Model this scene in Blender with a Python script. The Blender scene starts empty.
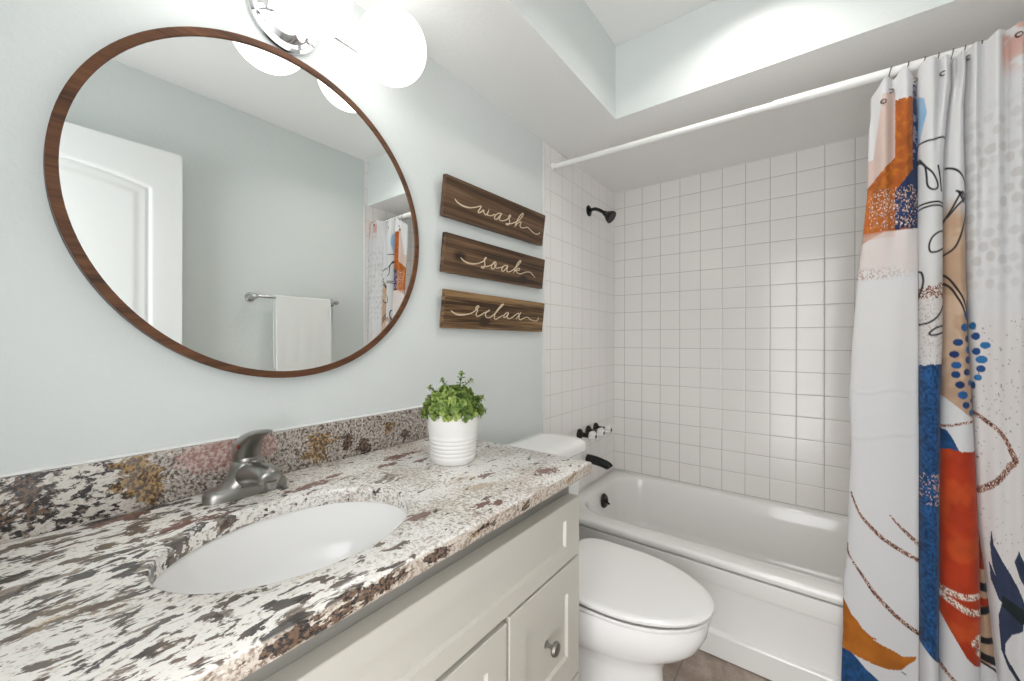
import bpy, bmesh, math, random, json
import numpy as np
from mathutils import Vector, Matrix
random.seed(7); rng = np.random.default_rng(7)
scene = bpy.context.scene
COL = scene.collection
PI = math.pi

# ------------------------------------------------------------------ camera, world, big lights, exposure
cam_d = bpy.data.cameras.new('camera'); cam = bpy.data.objects.new('camera', cam_d); COL.objects.link(cam)
cam_d.sensor_width = 36.0; cam_d.lens = 398.5/1024*36.0; cam_d.clip_start = 0.02
yaw, roll = math.radians(-37.159), math.radians(0.11)
fw = Vector((math.sin(yaw), math.cos(yaw), 0)); rt = Vector((math.cos(yaw), -math.sin(yaw), 0)); up = Vector((0, 0, 1))
r2 = rt*math.cos(roll) + up*math.sin(roll); u2 = up*math.cos(roll) - rt*math.sin(roll)
cam.matrix_world = Matrix(((r2.x, u2.x, -fw.x, 1.0143), (r2.y, u2.y, -fw.y, -2.4133), (r2.z, u2.z, -fw.z, 1.1785), (0, 0, 0, 1)))
scene.camera = cam

w = bpy.data.worlds.new('world'); scene.world = w; w.use_nodes = True
w.node_tree.nodes['Background'].inputs[0].default_value = (0.98, 0.985, 1.0, 1)
w.node_tree.nodes['Background'].inputs[1].default_value = 4.7       # fill light added to the room by way of the open doorway

GLOBE_STRENGTH = 1.8
CEILING_WATTS = 3.1
lamp_d = bpy.data.lights.new('ceiling_lamp', 'AREA'); lamp_d.shape = 'DISK'; lamp_d.size = 0.15; lamp_d.energy = CEILING_WATTS; lamp_d.spread = math.radians(140)
lamp_d.color = (1.0, 0.965, 0.92)
lamp = bpy.data.objects.new('ceiling_lamp', lamp_d); COL.objects.link(lamp); lamp.location = (0.86, -1.09, 2.4125)   # in the ceiling light's trim, shining down
scene.view_settings.view_transform = 'Standard'; scene.view_settings.look = 'None'
scene.view_settings.exposure = 0.13; scene.view_settings.gamma = 1.0; scene.view_settings.use_curve_mapping = False
scene.cycles.max_bounces = 12; scene.cycles.diffuse_bounces = 8; scene.cycles.glossy_bounces = 6

# ------------------------------------------------------------------ node helper
class NT:
    def __init__(s, name):
        s.m = bpy.data.materials.new(name); s.m.use_nodes = True
        s.t = s.m.node_tree; s.n = s.t.nodes; s.b = s.n['Principled BSDF']
    def new(s, typ, **kw):
        n = s.n.new(typ)
        for k, v in kw.items(): setattr(n, k, v)
        return n
    def put(s, sock, v):
        if hasattr(v, 'is_output'): s.t.links.new(v, sock)
        elif v is not None: sock.default_value = v
    def math(s, op, a, b=None, c=None, clamp=False):
        n = s.new('ShaderNodeMath', operation=op, use_clamp=clamp)
        for i, v in enumerate((a, b, c)):
            if v is not None: s.put(n.inputs[i], v)
        return n.outputs[0]
    def pos(s):
        return s.new('ShaderNodeNewGeometry').outputs['Position']
    def xyz(s, v):
        n = s.new('ShaderNodeSeparateXYZ'); s.put(n.inputs[0], v); return n.outputs
    def comb(s, x, y, z):
        n = s.new('ShaderNodeCombineXYZ')
        for i, v in enumerate((x, y, z)): s.put(n.inputs[i], v)
        return n.outputs[0]
    def mapv(s, v, scale=(1, 1, 1), rot=(0, 0, 0), loc=(0, 0, 0)):
        n = s.new('ShaderNodeMapping'); s.put(n.inputs[0], v)
        n.inputs['Location'].default_value = loc; n.inputs['Rotation'].default_value = rot; n.inputs['Scale'].default_value = scale
        return n.outputs[0]
    def noise(s, v, scale, detail=4, rough=0.55, dist=0.0, col=False):
        n = s.new('ShaderNodeTexNoise'); s.put(n.inputs['Vector'], v)
        n.inputs['Scale'].default_value = scale; n.inputs['Detail'].default_value = detail
        n.inputs['Roughness'].default_value = rough; n.inputs['Distortion'].default_value = dist
        return n.outputs['Color' if col else 'Fac']
    def step(s, v, lo, hi, t0=0.0, t1=1.0):
        n = s.new('ShaderNodeMapRange', interpolation_type='SMOOTHSTEP'); s.put(n.inputs[0], v)
        n.inputs[1].default_value = lo; n.inputs[2].default_value = hi; n.inputs[3].default_value = t0; n.inputs[4].default_value = t1
        return n.outputs[0]
    def mix(s, f, a, b):
        n = s.new('ShaderNodeMix', data_type='RGBA')
        s.put(n.inputs[0], f)
        for sock, v in ((n.inputs[6], a), (n.inputs[7], b)):
            s.put(sock, v if hasattr(v, 'is_output') else (*v[:3], 1.0))
        return n.outputs[2]
    def bump(s, h, strength=0.3, dist=0.002):
        n = s.new('ShaderNodeBump'); s.put(n.inputs['Height'], h)
        n.inputs['Strength'].default_value = strength; n.inputs['Distance'].default_value = dist
        s.put(s.b.inputs['Normal'], n.outputs[0]); return n.outputs[0]
    def base(s, c, rough=0.5, metal=0.0, spec=0.5, coat=0.0):
        s.put(s.b.inputs['Base Color'], c if hasattr(c, 'is_output') else (*c[:3], 1.0))
        s.put(s.b.inputs['Roughness'], rough); s.put(s.b.inputs['Metallic'], metal)
        s.b.inputs['Specular IOR Level'].default_value = spec
        if coat: s.b.inputs['Coat Weight'].default_value = coat; s.b.inputs['Coat Roughness'].default_value = 0.05
        return s

def plain(name, c, rough=0.5, metal=0.0, var=0.06, nscale=30, bump=0.0, coat=0.0, spec=0.5):
    t = NT(name); n = t.noise(t.pos(), nscale, 3)
    d = [x*(1-var) for x in c]
    t.base(t.mix(n, c, d), rough, metal, spec, coat)
    if bump: t.bump(n, bump)
    return t.m

def wall_paint(name, c):
    t = NT(name); P = t.pos()
    n1 = t.noise(P, 70, 3, 0.6); n2 = t.noise(P, 3, 2)
    t.base(t.mix(n2, c, [x*0.97 for x in c]), 0.42, 0, 0.4)
    t.bump(n1, 0.22, 0.004); return t.m

def tile_mat(name, axis, off, grout, tilec):
    p = 0.1095
    t = NT(name); P = t.pos(); X = t.xyz(P)
    def d(c, o):
        f = t.math('FRACT', t.math('DIVIDE', t.math('SUBTRACT', c, o), p))
        return t.math('MULTIPLY', t.math('MINIMUM', f, t.math('SUBTRACT', 1.0, f)), p)
    dm = t.math('MINIMUM', d(X[axis], off), d(X[2], 1.135))
    wob = t.math('MULTIPLY', t.math('SUBTRACT', t.noise(P, 25, 2), 0.5), 0.0008)
    dm = t.math('ADD', dm, wob)
    g = t.step(dm, 0.0006, 0.0018)
    nt = t.noise(P, 4, 2)
    gv = t.mix(t.noise(P, 9, 3), grout, [x*0.7 for x in grout])
    t.base(t.mix(g, gv, t.mix(nt, tilec, [x*0.96 for x in tilec])), t.mix(g, (0.6,)*3, (0.15,)*3), 0, 0.5)
    h = t.math('ADD', t.step(dm, 0.0006, 0.006), t.math('MULTIPLY', t.noise(P, 22, 2), 0.35))
    t.bump(h, 0.35, 0.0015); return t.m

def wood_mat(name, dark, mid, light, contrast=1.0, knots=(), scale=1.0, endlight=None, offs=0.0):
    """plank grain running along world Y"""
    t = NT(name); P = t.mapv(t.pos(), (1, 1, 1), loc=(offs, offs*1.7, offs*0.6))
    Q = t.mapv(P, (30*scale, 1.3*scale, 46*scale))
    if knots:
        px = t.xyz(t.pos()); add = None
        for (ky, kz, kr) in knots:
            dy = t.math('SUBTRACT', px[1], ky); dz = t.math('SUBTRACT', px[2], kz)
            r = t.math('SQRT', t.math('ADD', t.math('MULTIPLY', dy, t.math('MULTIPLY', dy, 0.45)), t.math('MULTIPLY', dz, dz)))
            k = t.step(r, kr*2.6, 0.0)
            add = k if add is None else t.math('MAXIMUM', add, k)
        n = t.noise(Q, 1.0, 5, 0.6, 0.6)
        n = t.math('ADD', n, t.math('MULTIPLY', add, -0.26))
    else:
        n = t.noise(Q, 1.0, 5, 0.6, 0.6)
    fine = t.noise(t.mapv(P, (160*scale, 5*scale, 230*scale)), 1.0, 3)
    v = t.math('ADD', t.math('MULTIPLY', n, 0.70), t.math('MULTIPLY', fine, 0.30))
    a = t.mix(t.step(v, 0.5-0.16/contrast, 0.5+0.02), dark, mid)
    c = t.mix(t.step(v, 0.5, 0.5+0.2/contrast), a, light)
    t.base(c, 0.5, 0, 0.35); t.bump(v, 0.25, 0.001); return t.m

def attr_mat(name, rough=0.6, sheen=0.0, bump=0.0, bscale=900, trans=0.0):
    t = NT(name); a = t.new('ShaderNodeAttribute', attribute_name='tint')
    P = t.pos(); n = t.noise(P, bscale, 2)
    t.base(t.mix(t.math('MULTIPLY', n, 0.06), a.outputs['Color'], (0, 0, 0)), rough, 0, 0.25)
    if sheen: t.b.inputs['Sheen Weight'].default_value = sheen
    if bump: t.bump(n, bump, 0.0006)
    if trans:
        tr = t.new('ShaderNodeBsdfTranslucent'); t.put(tr.inputs[0], a.outputs['Color'])
        mx = t.new('ShaderNodeMixShader'); mx.inputs[0].default_value = trans
        t.t.links.new(t.b.outputs[0], mx.inputs[1]); t.t.links.new(tr.outputs[0], mx.inputs[2])
        t.t.links.new(mx.outputs[0], t.n['Material Output'].inputs[0])
    return t.m

def emit_mat(name, c, s):
    t = NT(name); t.base((0.8, 0.8, 0.8), 0.15)
    n = t.noise(t.pos(), 3, 1)
    t.put(t.b.inputs['Emission Color'], t.mix(n, c, [x*0.99 for x in c])); t.b.inputs['Emission Strength'].default_value = s
    return t.m

def granite_mat():
    t = NT('granite'); P0 = t.pos(); X = t.xyz(P0)
    warp = t.noise(P0, 7, 2, col=True)
    vs = t.new('ShaderNodeVectorMath', operation='SCALE'); t.put(vs.inputs[0], warp); vs.inputs[3].default_value = 0.05
    va = t.new('ShaderNodeVectorMath', operation='ADD'); t.put(va.inputs[0], P0); t.put(va.inputs[1], vs.outputs[0]); P = va.outputs[0]
    left = t.step(X[1], -1.93, -2.17)                       # strongly figured part of the slab
    bs = t.step(X[0], 0.026, 0.022)                         # upright splash cut from a denser block
    fe = t.math('MULTIPLY', t.step(X[0], 0.549, 0.554), t.step(X[2], 0.864, 0.860))
    S = t.mapv(P, (1, 0.48, 1), rot=(0, 0, 0.34))           # grains drawn out along the counter
    big = t.noise(S, 30, 5, 0.62, 0.35)
    med = t.noise(t.mapv(S, (1, 1, 1), loc=(3, 1, 2)), 54, 4, 0.58, 0.25)
    fin = t.noise(t.mapv(S, (1, 1, 1), loc=(1, 4, 2)), 150, 3, 0.6, 0.2)
    iso = t.noise(P, 150, 3, 0.6)
    iso2 = t.noise(t.mapv(P, (1, .6, 1)), 260, 3, 0.65)
    iso3 = t.noise(t.mapv(P, (1, 1, 1), loc=(2, 2, 2)), 170, 2, 0.55)
    low = t.noise(t.mapv(P, (1, 0.7, 1), loc=(5, 2, 1)), 9, 4, 0.6)
    low2 = t.noise(t.mapv(P, (1, 0.6, 1), loc=(1, 7, 4)), 10, 3, 0.55)
    cream, white = (0.60, 0.54, 0.48), (0.78, 0.755, 0.72)
    c = t.mix(t.step(iso, 0.38, 0.54), (0.40, 0.35, 0.31), cream)
    c = t.mix(t.step(t.math('ADD', low, t.math('MULTIPLY', t.math('SUBTRACT', iso, 0.5), 0.9)), 0.36, 0.60), c, white)
    c = t.mix(t.math('MULTIPLY', left, t.step(fin, 0.68, 0.46)), c, (0.82, 0.79, 0.745))
    c = t.mix(t.math('MULTIPLY', t.math('MULTIPLY', t.step(iso2, 0.56, 0.64), t.step(left, 1.0, 0.2)), 0.62), c, (0.15, 0.12, 0.10))      # pepper grains
    c = t.mix(t.math('MULTIPLY', t.step(iso2, 0.40, 0.32), 0.45), c, (0.36, 0.23, 0.14))
    # splash: grey-brown salt and pepper, coarser dark clots
    sp = t.mix(t.step(iso3, 0.44, 0.62), (0.42, 0.37, 0.33), (0.10, 0.078, 0.066))
    sp = t.mix(t.step(iso, 0.53, 0.64), sp, (0.60, 0.56, 0.51))
    sp = t.mix(t.math('MULTIPLY', t.step(iso2, 0.55, 0.62), 0.6), sp, (0.10, 0.075, 0.06))
    spl = t.mix(t.step(t.noise(t.mapv(P, (1, 0.6, 1), rot=(0.6, 0, 0)), 92, 4, 0.62), 0.49, 0.55), (0.62, 0.58, 0.53), (0.035, 0.03, 0.03))
    spl = t.mix(t.math('MULTIPLY', t.step(iso, 0.52, 0.62), 0.5), spl, (0.34, 0.26, 0.21))
    sp = t.mix(t.step(X[1], -2.21, -2.27), sp, spl)
    # brown and black streaks, many in the left part and few in the right
    thr = t.math('ADD', big, t.math('MULTIPLY', left, 0.070))
    br = t.mix(t.step(fin, 0.42, 0.60), (0.085, 0.065, 0.055), (0.30, 0.235, 0.18))
    c = t.mix(t.math('MULTIPLY', t.step(thr, 0.628, 0.665), 0.9), c, br)
    thr2 = t.math('ADD', med, t.math('MULTIPLY', left, 0.098))
    blk = t.mix(t.step(low, 0.40, 0.58), (0.018, 0.017, 0.019), (0.115, 0.08, 0.058))
    c = t.mix(t.math('MULTIPLY', t.step(thr2, 0.625, 0.655), 0.92), c, blk)
    c = t.mix(t.math('MULTIPLY', t.math('MULTIPLY', left, t.step(fin, 0.60, 0.635)), 0.75), c, t.mix(t.step(low, 0.42, 0.56), (0.07, 0.055, 0.05), (0.26, 0.15, 0.09)))
    # ochre bloom
    och = t.math('MULTIPLY', t.step(low2, 0.60, 0.68), t.step(iso, 0.40, 0.55))
    c = t.mix(t.math('MULTIPLY', och, 0.6), c, (0.40, 0.26, 0.10))
    c = t.mix(bs, c, sp)
    ed = t.mix(t.step(iso3, 0.45, 0.58), (0.50, 0.43, 0.35), (0.24, 0.17, 0.125)); ed = t.mix(t.step(iso2, 0.55, 0.63), ed, (0.66, 0.60, 0.53))
    c = t.mix(t.math('MULTIPLY', fe, 0.8), c, ed)
    def spots(lst, colr, edge, amount):
        nonlocal c
        m = None
        for (sx, sy, sz, rx, ry) in lst:
            dx = t.math('DIVIDE', t.math('SUBTRACT', X[0], sx), rx); dy = t.math('DIVIDE', t.math('SUBTRACT', X[1], sy), ry)
            dz = t.math('DIVIDE', t.math('SUBTRACT', X[2], sz), min(rx, ry)*1.2)
            r = t.math('SQRT', t.math('ADD', t.math('ADD', t.math('MULTIPLY', dx, dx), t.math('MULTIPLY', dy, dy)), t.math('MULTIPLY', dz, dz)))
            k = t.math('ADD', t.math('SUBTRACT', 1.25, r), t.math('MULTIPLY', t.math('SUBTRACT', big, 0.5), edge))
            k = t.math('ADD', k, t.math('MULTIPLY', t.math('SUBTRACT', fin, 0.5), edge*0.7))
            m = k if m is None else t.math('MAXIMUM', m, k)
        c = t.mix(t.math('MULTIPLY', t.step(m, 0.25, 0.45), amount), c, colr)
    rust = t.mix(iso, (0.20, 0.085, 0.06), (0.10, 0.045, 0.035))
    spots(SPOTS_RUST, rust, 4.5, 0.9)
    spots(SPOTS_OCHRE, t.mix(t.step(iso, 0.45, 0.56), (0.06, 0.032, 0.016), (0.36, 0.21, 0.07)), 4.5, 0.8)
    spots(SPOTS_DARK, t.mix(t.step(iso, 0.44, 0.56), (0.012, 0.012, 0.014), (0.14, 0.08, 0.05)), 4.0, 0.92)
    spots(SPOTS_PINK, t.mix(t.step(iso, 0.4, 0.6), (0.30, 0.15, 0.13), (0.50, 0.36, 0.32)), 1.5, 0.75)
    t.base(c, 0.16, 0, 0.5); t.bump(iso, 0.03, 0.0005); return t.m

SPOTS_RUST = [(.503, -1.600, .865, .018, .030), (.405, -1.700, .865, .012, .026), (.115, -1.745, .865, .016, .050), (.16, -1.79, .865, .010, .030), (.20, -1.735, .865, .010, .018),
              (.505, -1.845, .865, .013, .022), (.528, -1.815, .865, .013, .016), (.150, -2.010, .865, .012, .05), (.455, -1.955, .865, .014, .025), (.13, -1.93, .865, .008, .03),
              (.16, -2.21, .865, .013, .04), (.05, -2.27, .865, .010, .04)]
SPOTS_OCHRE = [(.552, -1.575, .853, .010, .022), (.02, -1.905, .91, .03, .035), (.02, -2.245, .93, .03, .03), (.02, -2.225, .90, .02, .02), (.02, -2.06, .885, .02, .02), (.555, -1.90, .85, .006, .03), (.02, -1.70, .92, .02, .015)]
SPOTS_DARK = [(.556, -2.12, .850, .009, .085), (.556, -2.22, .850, .007, .04), (.556, -2.00, .852, .007, .03), (.556, -1.76, .850, .006, .02), (.556, -1.885, .852, .006, .03), (.02, -2.375, .935, .03, .025), (.02, -1.64, .895, .02, .015), (.02, -1.78, .885, .02, .02), (.02, -2.41, .89, .03, .02), (.02, -1.83, .905, .02, .015)]
SPOTS_PINK = [(.02, -2.12, .935, .03, .07), (.02, -2.03, .94, .02, .03), (.02, -2.08, .915, .02, .04)]

WALL = (0.70, 0.735, 0.72); CEIL = (0.84, 0.84, 0.825)
M = {}
M['wall'] = wall_paint('sage_wall_paint', WALL)
M['ceil'] = wall_paint('ceiling_paint', CEIL)
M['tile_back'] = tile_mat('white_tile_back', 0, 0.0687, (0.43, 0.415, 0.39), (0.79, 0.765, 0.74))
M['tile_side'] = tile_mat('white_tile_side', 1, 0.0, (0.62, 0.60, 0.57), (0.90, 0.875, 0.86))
M['trim'] = plain('white_trim_paint', (0.80, 0.80, 0.79), 0.35, var=0.02)
M['door'] = plain('white_door_paint', (0.80, 0.81, 0.80), 0.35, var=0.02)
M['cabinet'] = plain('cream_cabinet_paint', (0.53, 0.505, 0.45), 0.38, var=0.02, nscale=8)
M['rail'] = plain('shade_grey_rail', (0.27, 0.26, 0.235), 0.5, var=0.03)  # grey holds the counter overhang's shade, painted into the rail colour
M['granite'] = granite_mat()
M['porcelain'] = plain('white_porcelain', (0.87, 0.865, 0.855), 0.15, var=0.01, coat=0.2)
M['tub'] = None
M['lid'] = plain('white_plastic_seat', (0.86, 0.85, 0.835), 0.2, var=0.01)
M['chrome'] = plain('chrome', (0.62, 0.62, 0.63), 0.07, 1.0, var=0.02)
M['nickel'] = plain('brushed_nickel', (0.36, 0.35, 0.33), 0.30, 1.0, var=0.12, nscale=14)
M['bronze'] = plain('oil_rubbed_bronze', (0.030, 0.022, 0.018), 0.28, 0.6, var=0.4, nscale=40)
M['black'] = plain('black_metal', (0.012, 0.012, 0.012), 0.25, 0.4, var=0.3)
M['rod'] = plain('white_rod_enamel', (0.80, 0.80, 0.78), 0.3, var=0.02)
M['red'] = plain('red_indicator', (0.20, 0.02, 0.01), 0.3)
M['globe'] = emit_mat('opal_glass_globe', (1.0, 0.98, 0.955), GLOBE_STRENGTH)
M['ceiling_lamp'] = emit_mat('opal_diffuser', (1.0, 0.97, 0.93), 1.5)
M['frame'] = wood_mat('walnut_frame', (0.045, 0.018, 0.008), (0.115, 0.045, 0.018), (0.20, 0.085, 0.035), 0.9)
M['frame_edge'] = plain('dark_frame_edge', (0.05, 0.045, 0.042), 0.5)
t = NT('mirror_silver'); t.base((0.90, 0.92, 0.91), 0.0, 1.0); M['mirror'] = t.m
M['board1'] = wood_mat('stained_board_plain', (0.045, 0.024, 0.014), (0.115, 0.064, 0.034), (0.190, 0.112, 0.062), 1.5, (), 0.6, offs=0.3)
M['board2'] = wood_mat('stained_board_knotted', (0.030, 0.018, 0.012), (0.110, 0.060, 0.032), (0.200, 0.115, 0.060), 1.7, ((-1.415, 1.47, .012), (-1.03, 1.44, .010)), 0.7, offs=2.1)
M['board3'] = wood_mat('stained_board_striped', (0.040, 0.020, 0.010), (0.150, 0.082, 0.036), (0.30, 0.185, 0.085), 2.4, ((-1.28, 1.25, .010),), 0.9, offs=5.2)
M['lettering'] = plain('cream_lettering', (0.66, 0.55, 0.38), 0.55, var=0.15, nscale=90)
M['pot'] = plain('white_ceramic_pot', (0.80, 0.79, 0.77), 0.35, var=0.02)
M['soil'] = plain('dark_moss', (0.02, 0.03, 0.012), 0.9, var=0.5, nscale=200)
M['leaf'] = attr_mat('waxy_leaf', 0.38, trans=0.15)
M['curtain'] = attr_mat('printed_polyester', 0.7, 0.15, 0.15, 1500, trans=0.22)
M['ring'] = plain('steel_ring', (0.35, 0.33, 0.31), 0.22, 1.0)
M['grommet'] = plain('steel_grommet', (0.30, 0.24, 0.21), 0.25, 1.0)
M['towel'] = plain('white_terry', (0.82, 0.82, 0.80), 0.9, var=0.06, nscale=350, bump=0.8)
M['crystal'] = plain('frosted_crystal', (0.80, 0.78, 0.76), 0.08, var=0.2, nscale=120, coat=0.6)
t = NT('tub_enamel'); P = t.pos(); X = t.xyz(P)
msk = t.math('MULTIPLY', t.step(t.math('ABSOLUTE', t.math('SUBTRACT', X[0], 0.925)), 0.095, 0.05), t.step(t.math('ABSOLUTE', t.math('SUBTRACT', X[1], -0.672)), 0.012, 0.005))
msk = t.math('MULTIPLY', msk, t.step(t.noise(t.mapv(P, (1, 1.5, 1)), 85, 3, 0.7), 0.53, 0.56))
msk = t.math('MULTIPLY', msk, t.step(X[2], 0.33, 0.345))
t.base(t.mix(msk, t.mix(t.noise(P, 3, 2), (0.82, 0.81, 0.79), (0.79, 0.78, 0.76)), (0.09, 0.075, 0.06)), 0.12, 0, 0.5, 0.3); M['tub'] = t.m
t = NT('beige_floor_tile'); P = t.pos(); X = t.xyz(P)
def _fd(c, o, p=0.33):
    f = t.math('FRACT', t.math('DIVIDE', t.math('SUBTRACT', c, o), p)); return t.math('MULTIPLY', t.math('MINIMUM', f, t.math('SUBTRACT', 1.0, f)), p)
dm = t.math('MINIMUM', _fd(X[0], 0.30), _fd(X[1], -1.06))
cl = t.mix(t.step(t.noise(P, 9, 6, 0.65, 0.4), 0.38, 0.62), (0.27, 0.205, 0.165), (0.40, 0.325, 0.27))
cl = t.mix(t.math('MULTIPLY', t.step(t.noise(P, 60, 4), 0.5, 0.7), 0.4), cl, (0.22, 0.155, 0.12))
t.base(t.mix(t.step(dm, 0.0022, 0.0034), (0.20, 0.16, 0.13), cl), 0.4); t.bump(t.step(dm, 0.001, 0.005), 0.3, 0.002); M['floor'] = t.m

# ------------------------------------------------------------------ object helpers
def mesh_obj(name, verts, faces, mats, parent=None, smooth=True, sharp=35, midx=None):
    """one mesh object from world-space vertices; origin at the parent's (or at the mesh's own) base"""
    V = np.asarray(verts, dtype=float).reshape(-1, 3)
    if parent is not None: org = np.array(parent_origin(parent))
    else: org = np.array([(V[:, 0].min()+V[:, 0].max())/2, (V[:, 1].min()+V[:, 1].max())/2, V[:, 2].min()])
    me = bpy.data.meshes.new(name); me.from_pydata((V-org).tolist(), [], [tuple(f) for f in faces]); me.update()
    if not isinstance(mats, (list, tuple)): mats = [mats]
    for m in mats: me.materials.append(m)
    if midx is not None: me.polygons.foreach_set('material_index', np.asarray(midx, dtype=np.int32))
    if smooth:
        me.polygons.foreach_set('use_smooth', np.ones(len(me.polygons), dtype=bool))
        if sharp: me.set_sharp_from_angle(angle=math.radians(sharp))
    o = bpy.data.objects.new(name, me); COL.objects.link(o)
    if parent is not None:
        o.parent = parent; o['_org'] = org.tolist()
    else:
        o.location = org; o['_org'] = org.tolist()
    return o
def parent_origin(p): return list(p['_org'])
def thing(name, label, cat, loc, group=None):
    o = bpy.data.objects.new(name, None); COL.objects.link(o); o.location = loc; o.empty_display_size = 0.05
    o['_org'] = list(loc); tag(o, label, cat, group); return o
def tag(o, label, cat, group=None):
    o['label'] = label; o['category'] = cat
    if group: o['group'] = group
    return o
def struct(o, label=None):
    o['kind'] = 'structure'
    if label: o['label'] = label
    return o

class MB:
    def __init__(s): s.v = []; s.f = []; s.m = []
    def add(s, V, Fs, mi=0):
        b = len(s.v); s.v += [tuple(map(float, p)) for p in V]
        s.f += [tuple(b+i for i in f) for f in Fs]; s.m += [mi]*len(Fs); return s
    def box(s, x0, x1, y0, y1, z0, z1, bev=0.0, seg=2, mi=0):
        bm = bmesh.new(); bmesh.ops.create_cube(bm, size=1)
        for v in bm.verts: v.co = Vector(((x0+x1)/2+v.co.x*(x1-x0), (y0+y1)/2+v.co.y*(y1-y0), (z0+z1)/2+v.co.z*(z1-z0)))
        if bev: bmesh.ops.bevel(bm, geom=bm.edges[:], offset=bev, segments=seg, profile=0.5, affect='EDGES')
        bm.verts.index_update(); s.add([v.co[:] for v in bm.verts], [[v.index for v in f.verts] for f in bm.faces], mi); bm.free(); return s
    def rings(s, R, cap0=True, cap1=True, closed=True, mi=0):
        n = len(R[0]); V = [p for r in R for p in r]; Fs = []
        for i in range(len(R)-1):
            for j in range(n if closed else n-1):
                k = (j+1) % n; Fs.append((i*n+j, i*n+k, (i+1)*n+k, (i+1)*n+j))
        if cap0: Fs.append(tuple(reversed(range(n))))
        if cap1: Fs.append(tuple((len(R)-1)*n+j for j in range(n)))
        return s.add(V, Fs, mi)
    def lathe(s, prof, o, axis=(0, 0, 1), n=40, mi=0, caps=(True, True)):
        """prof: (radius, along axis)"""
        a = Vector(axis).normalized(); u = a.orthogonal().normalized(); w = a.cross(u); o = Vector(o)
        R = [[o+a*h+(u*math.cos(2*PI*j/n)+w*math.sin(2*PI*j/n))*max(r, 1e-5) for j in range(n)] for r, h in prof]
        return s.rings(R, *caps, mi=mi)
    def tube(s, pts, rad, n=12, flat=1.0, fdir=None, closed=False, mi=0):
        pts = [Vector(p) for p in pts]; N = len(pts); rad = rad if isinstance(rad, (list, tuple)) else [rad]*N
        R = []; prev = None
        for i, p in enumerate(pts):
            d = (pts[(i+1) % N]-pts[i-1]) if closed else (pts[min(i+1, N-1)]-pts[max(i-1, 0)])
            d.normalize()
            if fdir is not None: u = Vector(fdir) - d*d.dot(Vector(fdir)); u.normalize()
            elif prev is None: u = d.orthogonal().normalized()
            else: u = (prev-d*prev.dot(d)).normalized()
            prev = u; w = d.cross(u)
            R.append([p+u*(math.cos(2*PI*j/n)*rad[i]*flat)+w*(math.sin(2*PI*j/n)*rad[i]) for j in range(n)])
        if closed: R.append(R[0])
        return s.rings(R, not closed, not closed, mi=mi)
    def build(s, name, mat, parent=None, smooth=True, sharp=35):
        return mesh_obj(name, s.v, s.f, mat, parent, smooth, sharp, s.m)

def spline(pts, k=6):
    P = [Vector(p) for p in pts]; out = []
    for i in range(len(P)-1):
        a, b, c, d = P[max(i-1, 0)], P[i], P[i+1], P[min(i+2, len(P)-1)]
        for q in range(k):
            u = q/k
            out.append(0.5*((2*b)+(c-a)*u+(2*a-5*b+4*c-d)*u*u+(3*b-a-3*c+d)*u**3))
    out.append(P[-1]); return out

def superell(cx, cy, z, a, b, n=48, e=2.0):
    R = []
    for j in range(n):
        c, s_ = math.cos(2*PI*j/n), math.sin(2*PI*j/n)
        R.append((cx+a*math.copysign(abs(c)**(2/e), c), cy+b*math.copysign(abs(s_)**(2/e), s_), z))
    return R

# ------------------------------------------------------------------ the setting
YR, XR, ZC, ZS = -2.73, 1.52, 2.42, 2.113      # rear wall, right wall, ceiling, soffit
YS, XS, YT = -0.81, 0.345, -0.835
struct(MB().box(-0.15, XR+0.15, YR-0.12, 0.12, -0.1, 0.0).build('floor', M['floor'], smooth=False))
struct(MB().box(-0.15, XR+0.15, YR-0.12, 0.12, ZC, ZC+0.1).build('ceiling', M['ceil'], smooth=False))
def soffit(name, x0, x1, y0, y1):
    V = [(x, y, z) for z in (ZS, ZC-0.0005) for x, y in ((x0, y0), (x1, y0), (x1, y1), (x0, y1))]
    Fs = [(3, 2, 1, 0), (4, 5, 6, 7), (0, 1, 5, 4), (1, 2, 6, 5), (2, 3, 7, 6), (3, 0, 4, 7)]
    return struct(mesh_obj(name, V, Fs, [M['wall'], M['ceil']], smooth=False, midx=[1, 0, 0, 0, 0, 0]))
soffit('ceiling_soffit', 0.0, XS, YR, YS)
soffit('ceiling_alcove', 0.0, XR, YS, 0.0)
struct(MB().box(-0.12, 0.0, YR-0.12, YT, 0, ZC).build('wall_left', M['wall'], smooth=False))
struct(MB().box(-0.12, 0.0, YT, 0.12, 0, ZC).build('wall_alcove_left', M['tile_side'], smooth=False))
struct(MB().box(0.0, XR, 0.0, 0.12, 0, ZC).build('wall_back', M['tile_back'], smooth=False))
struct(MB().box(XR, XR+0.12, YR-0.12, YT, 0, ZC).build('wall_right', M['wall'], smooth=False))
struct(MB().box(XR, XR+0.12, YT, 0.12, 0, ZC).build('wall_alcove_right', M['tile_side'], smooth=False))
DX0, DX1, DZ = 0.64, 1.43, 2.05
mb = MB(); mb.box(0, DX0, YR-0.12, YR, 0, ZC); mb.box(DX1, XR, YR-0.12, YR, 0, ZC); mb.box(DX0, DX1, YR-0.12, YR, DZ, ZC)
struct(mb.build('wall_rear', M['wall'], smooth=False))
mb = MB()
mb.box(DX0-0.06, DX0, YR, YR+0.014, 0, DZ+0.06, 0.004); mb.box(DX1, DX1+0.06, YR, YR+0.014, 0, DZ+0.06, 0.004); mb.box(DX0, DX1, YR, YR+0.014, DZ, DZ+0.06, 0.004)
struct(mb.build('trim_1', M['trim']))
for k, xx in ((2, 0.0), (3, XR)):
    x0, x1 = (0.0, 0.005) if k == 2 else (XR-0.005, XR)
    struct(MB().box(x0, x1, YT-0.006, YT+0.012, 0.0, ZS, 0.002).build('trim_%d' % k, M['trim']))
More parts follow.
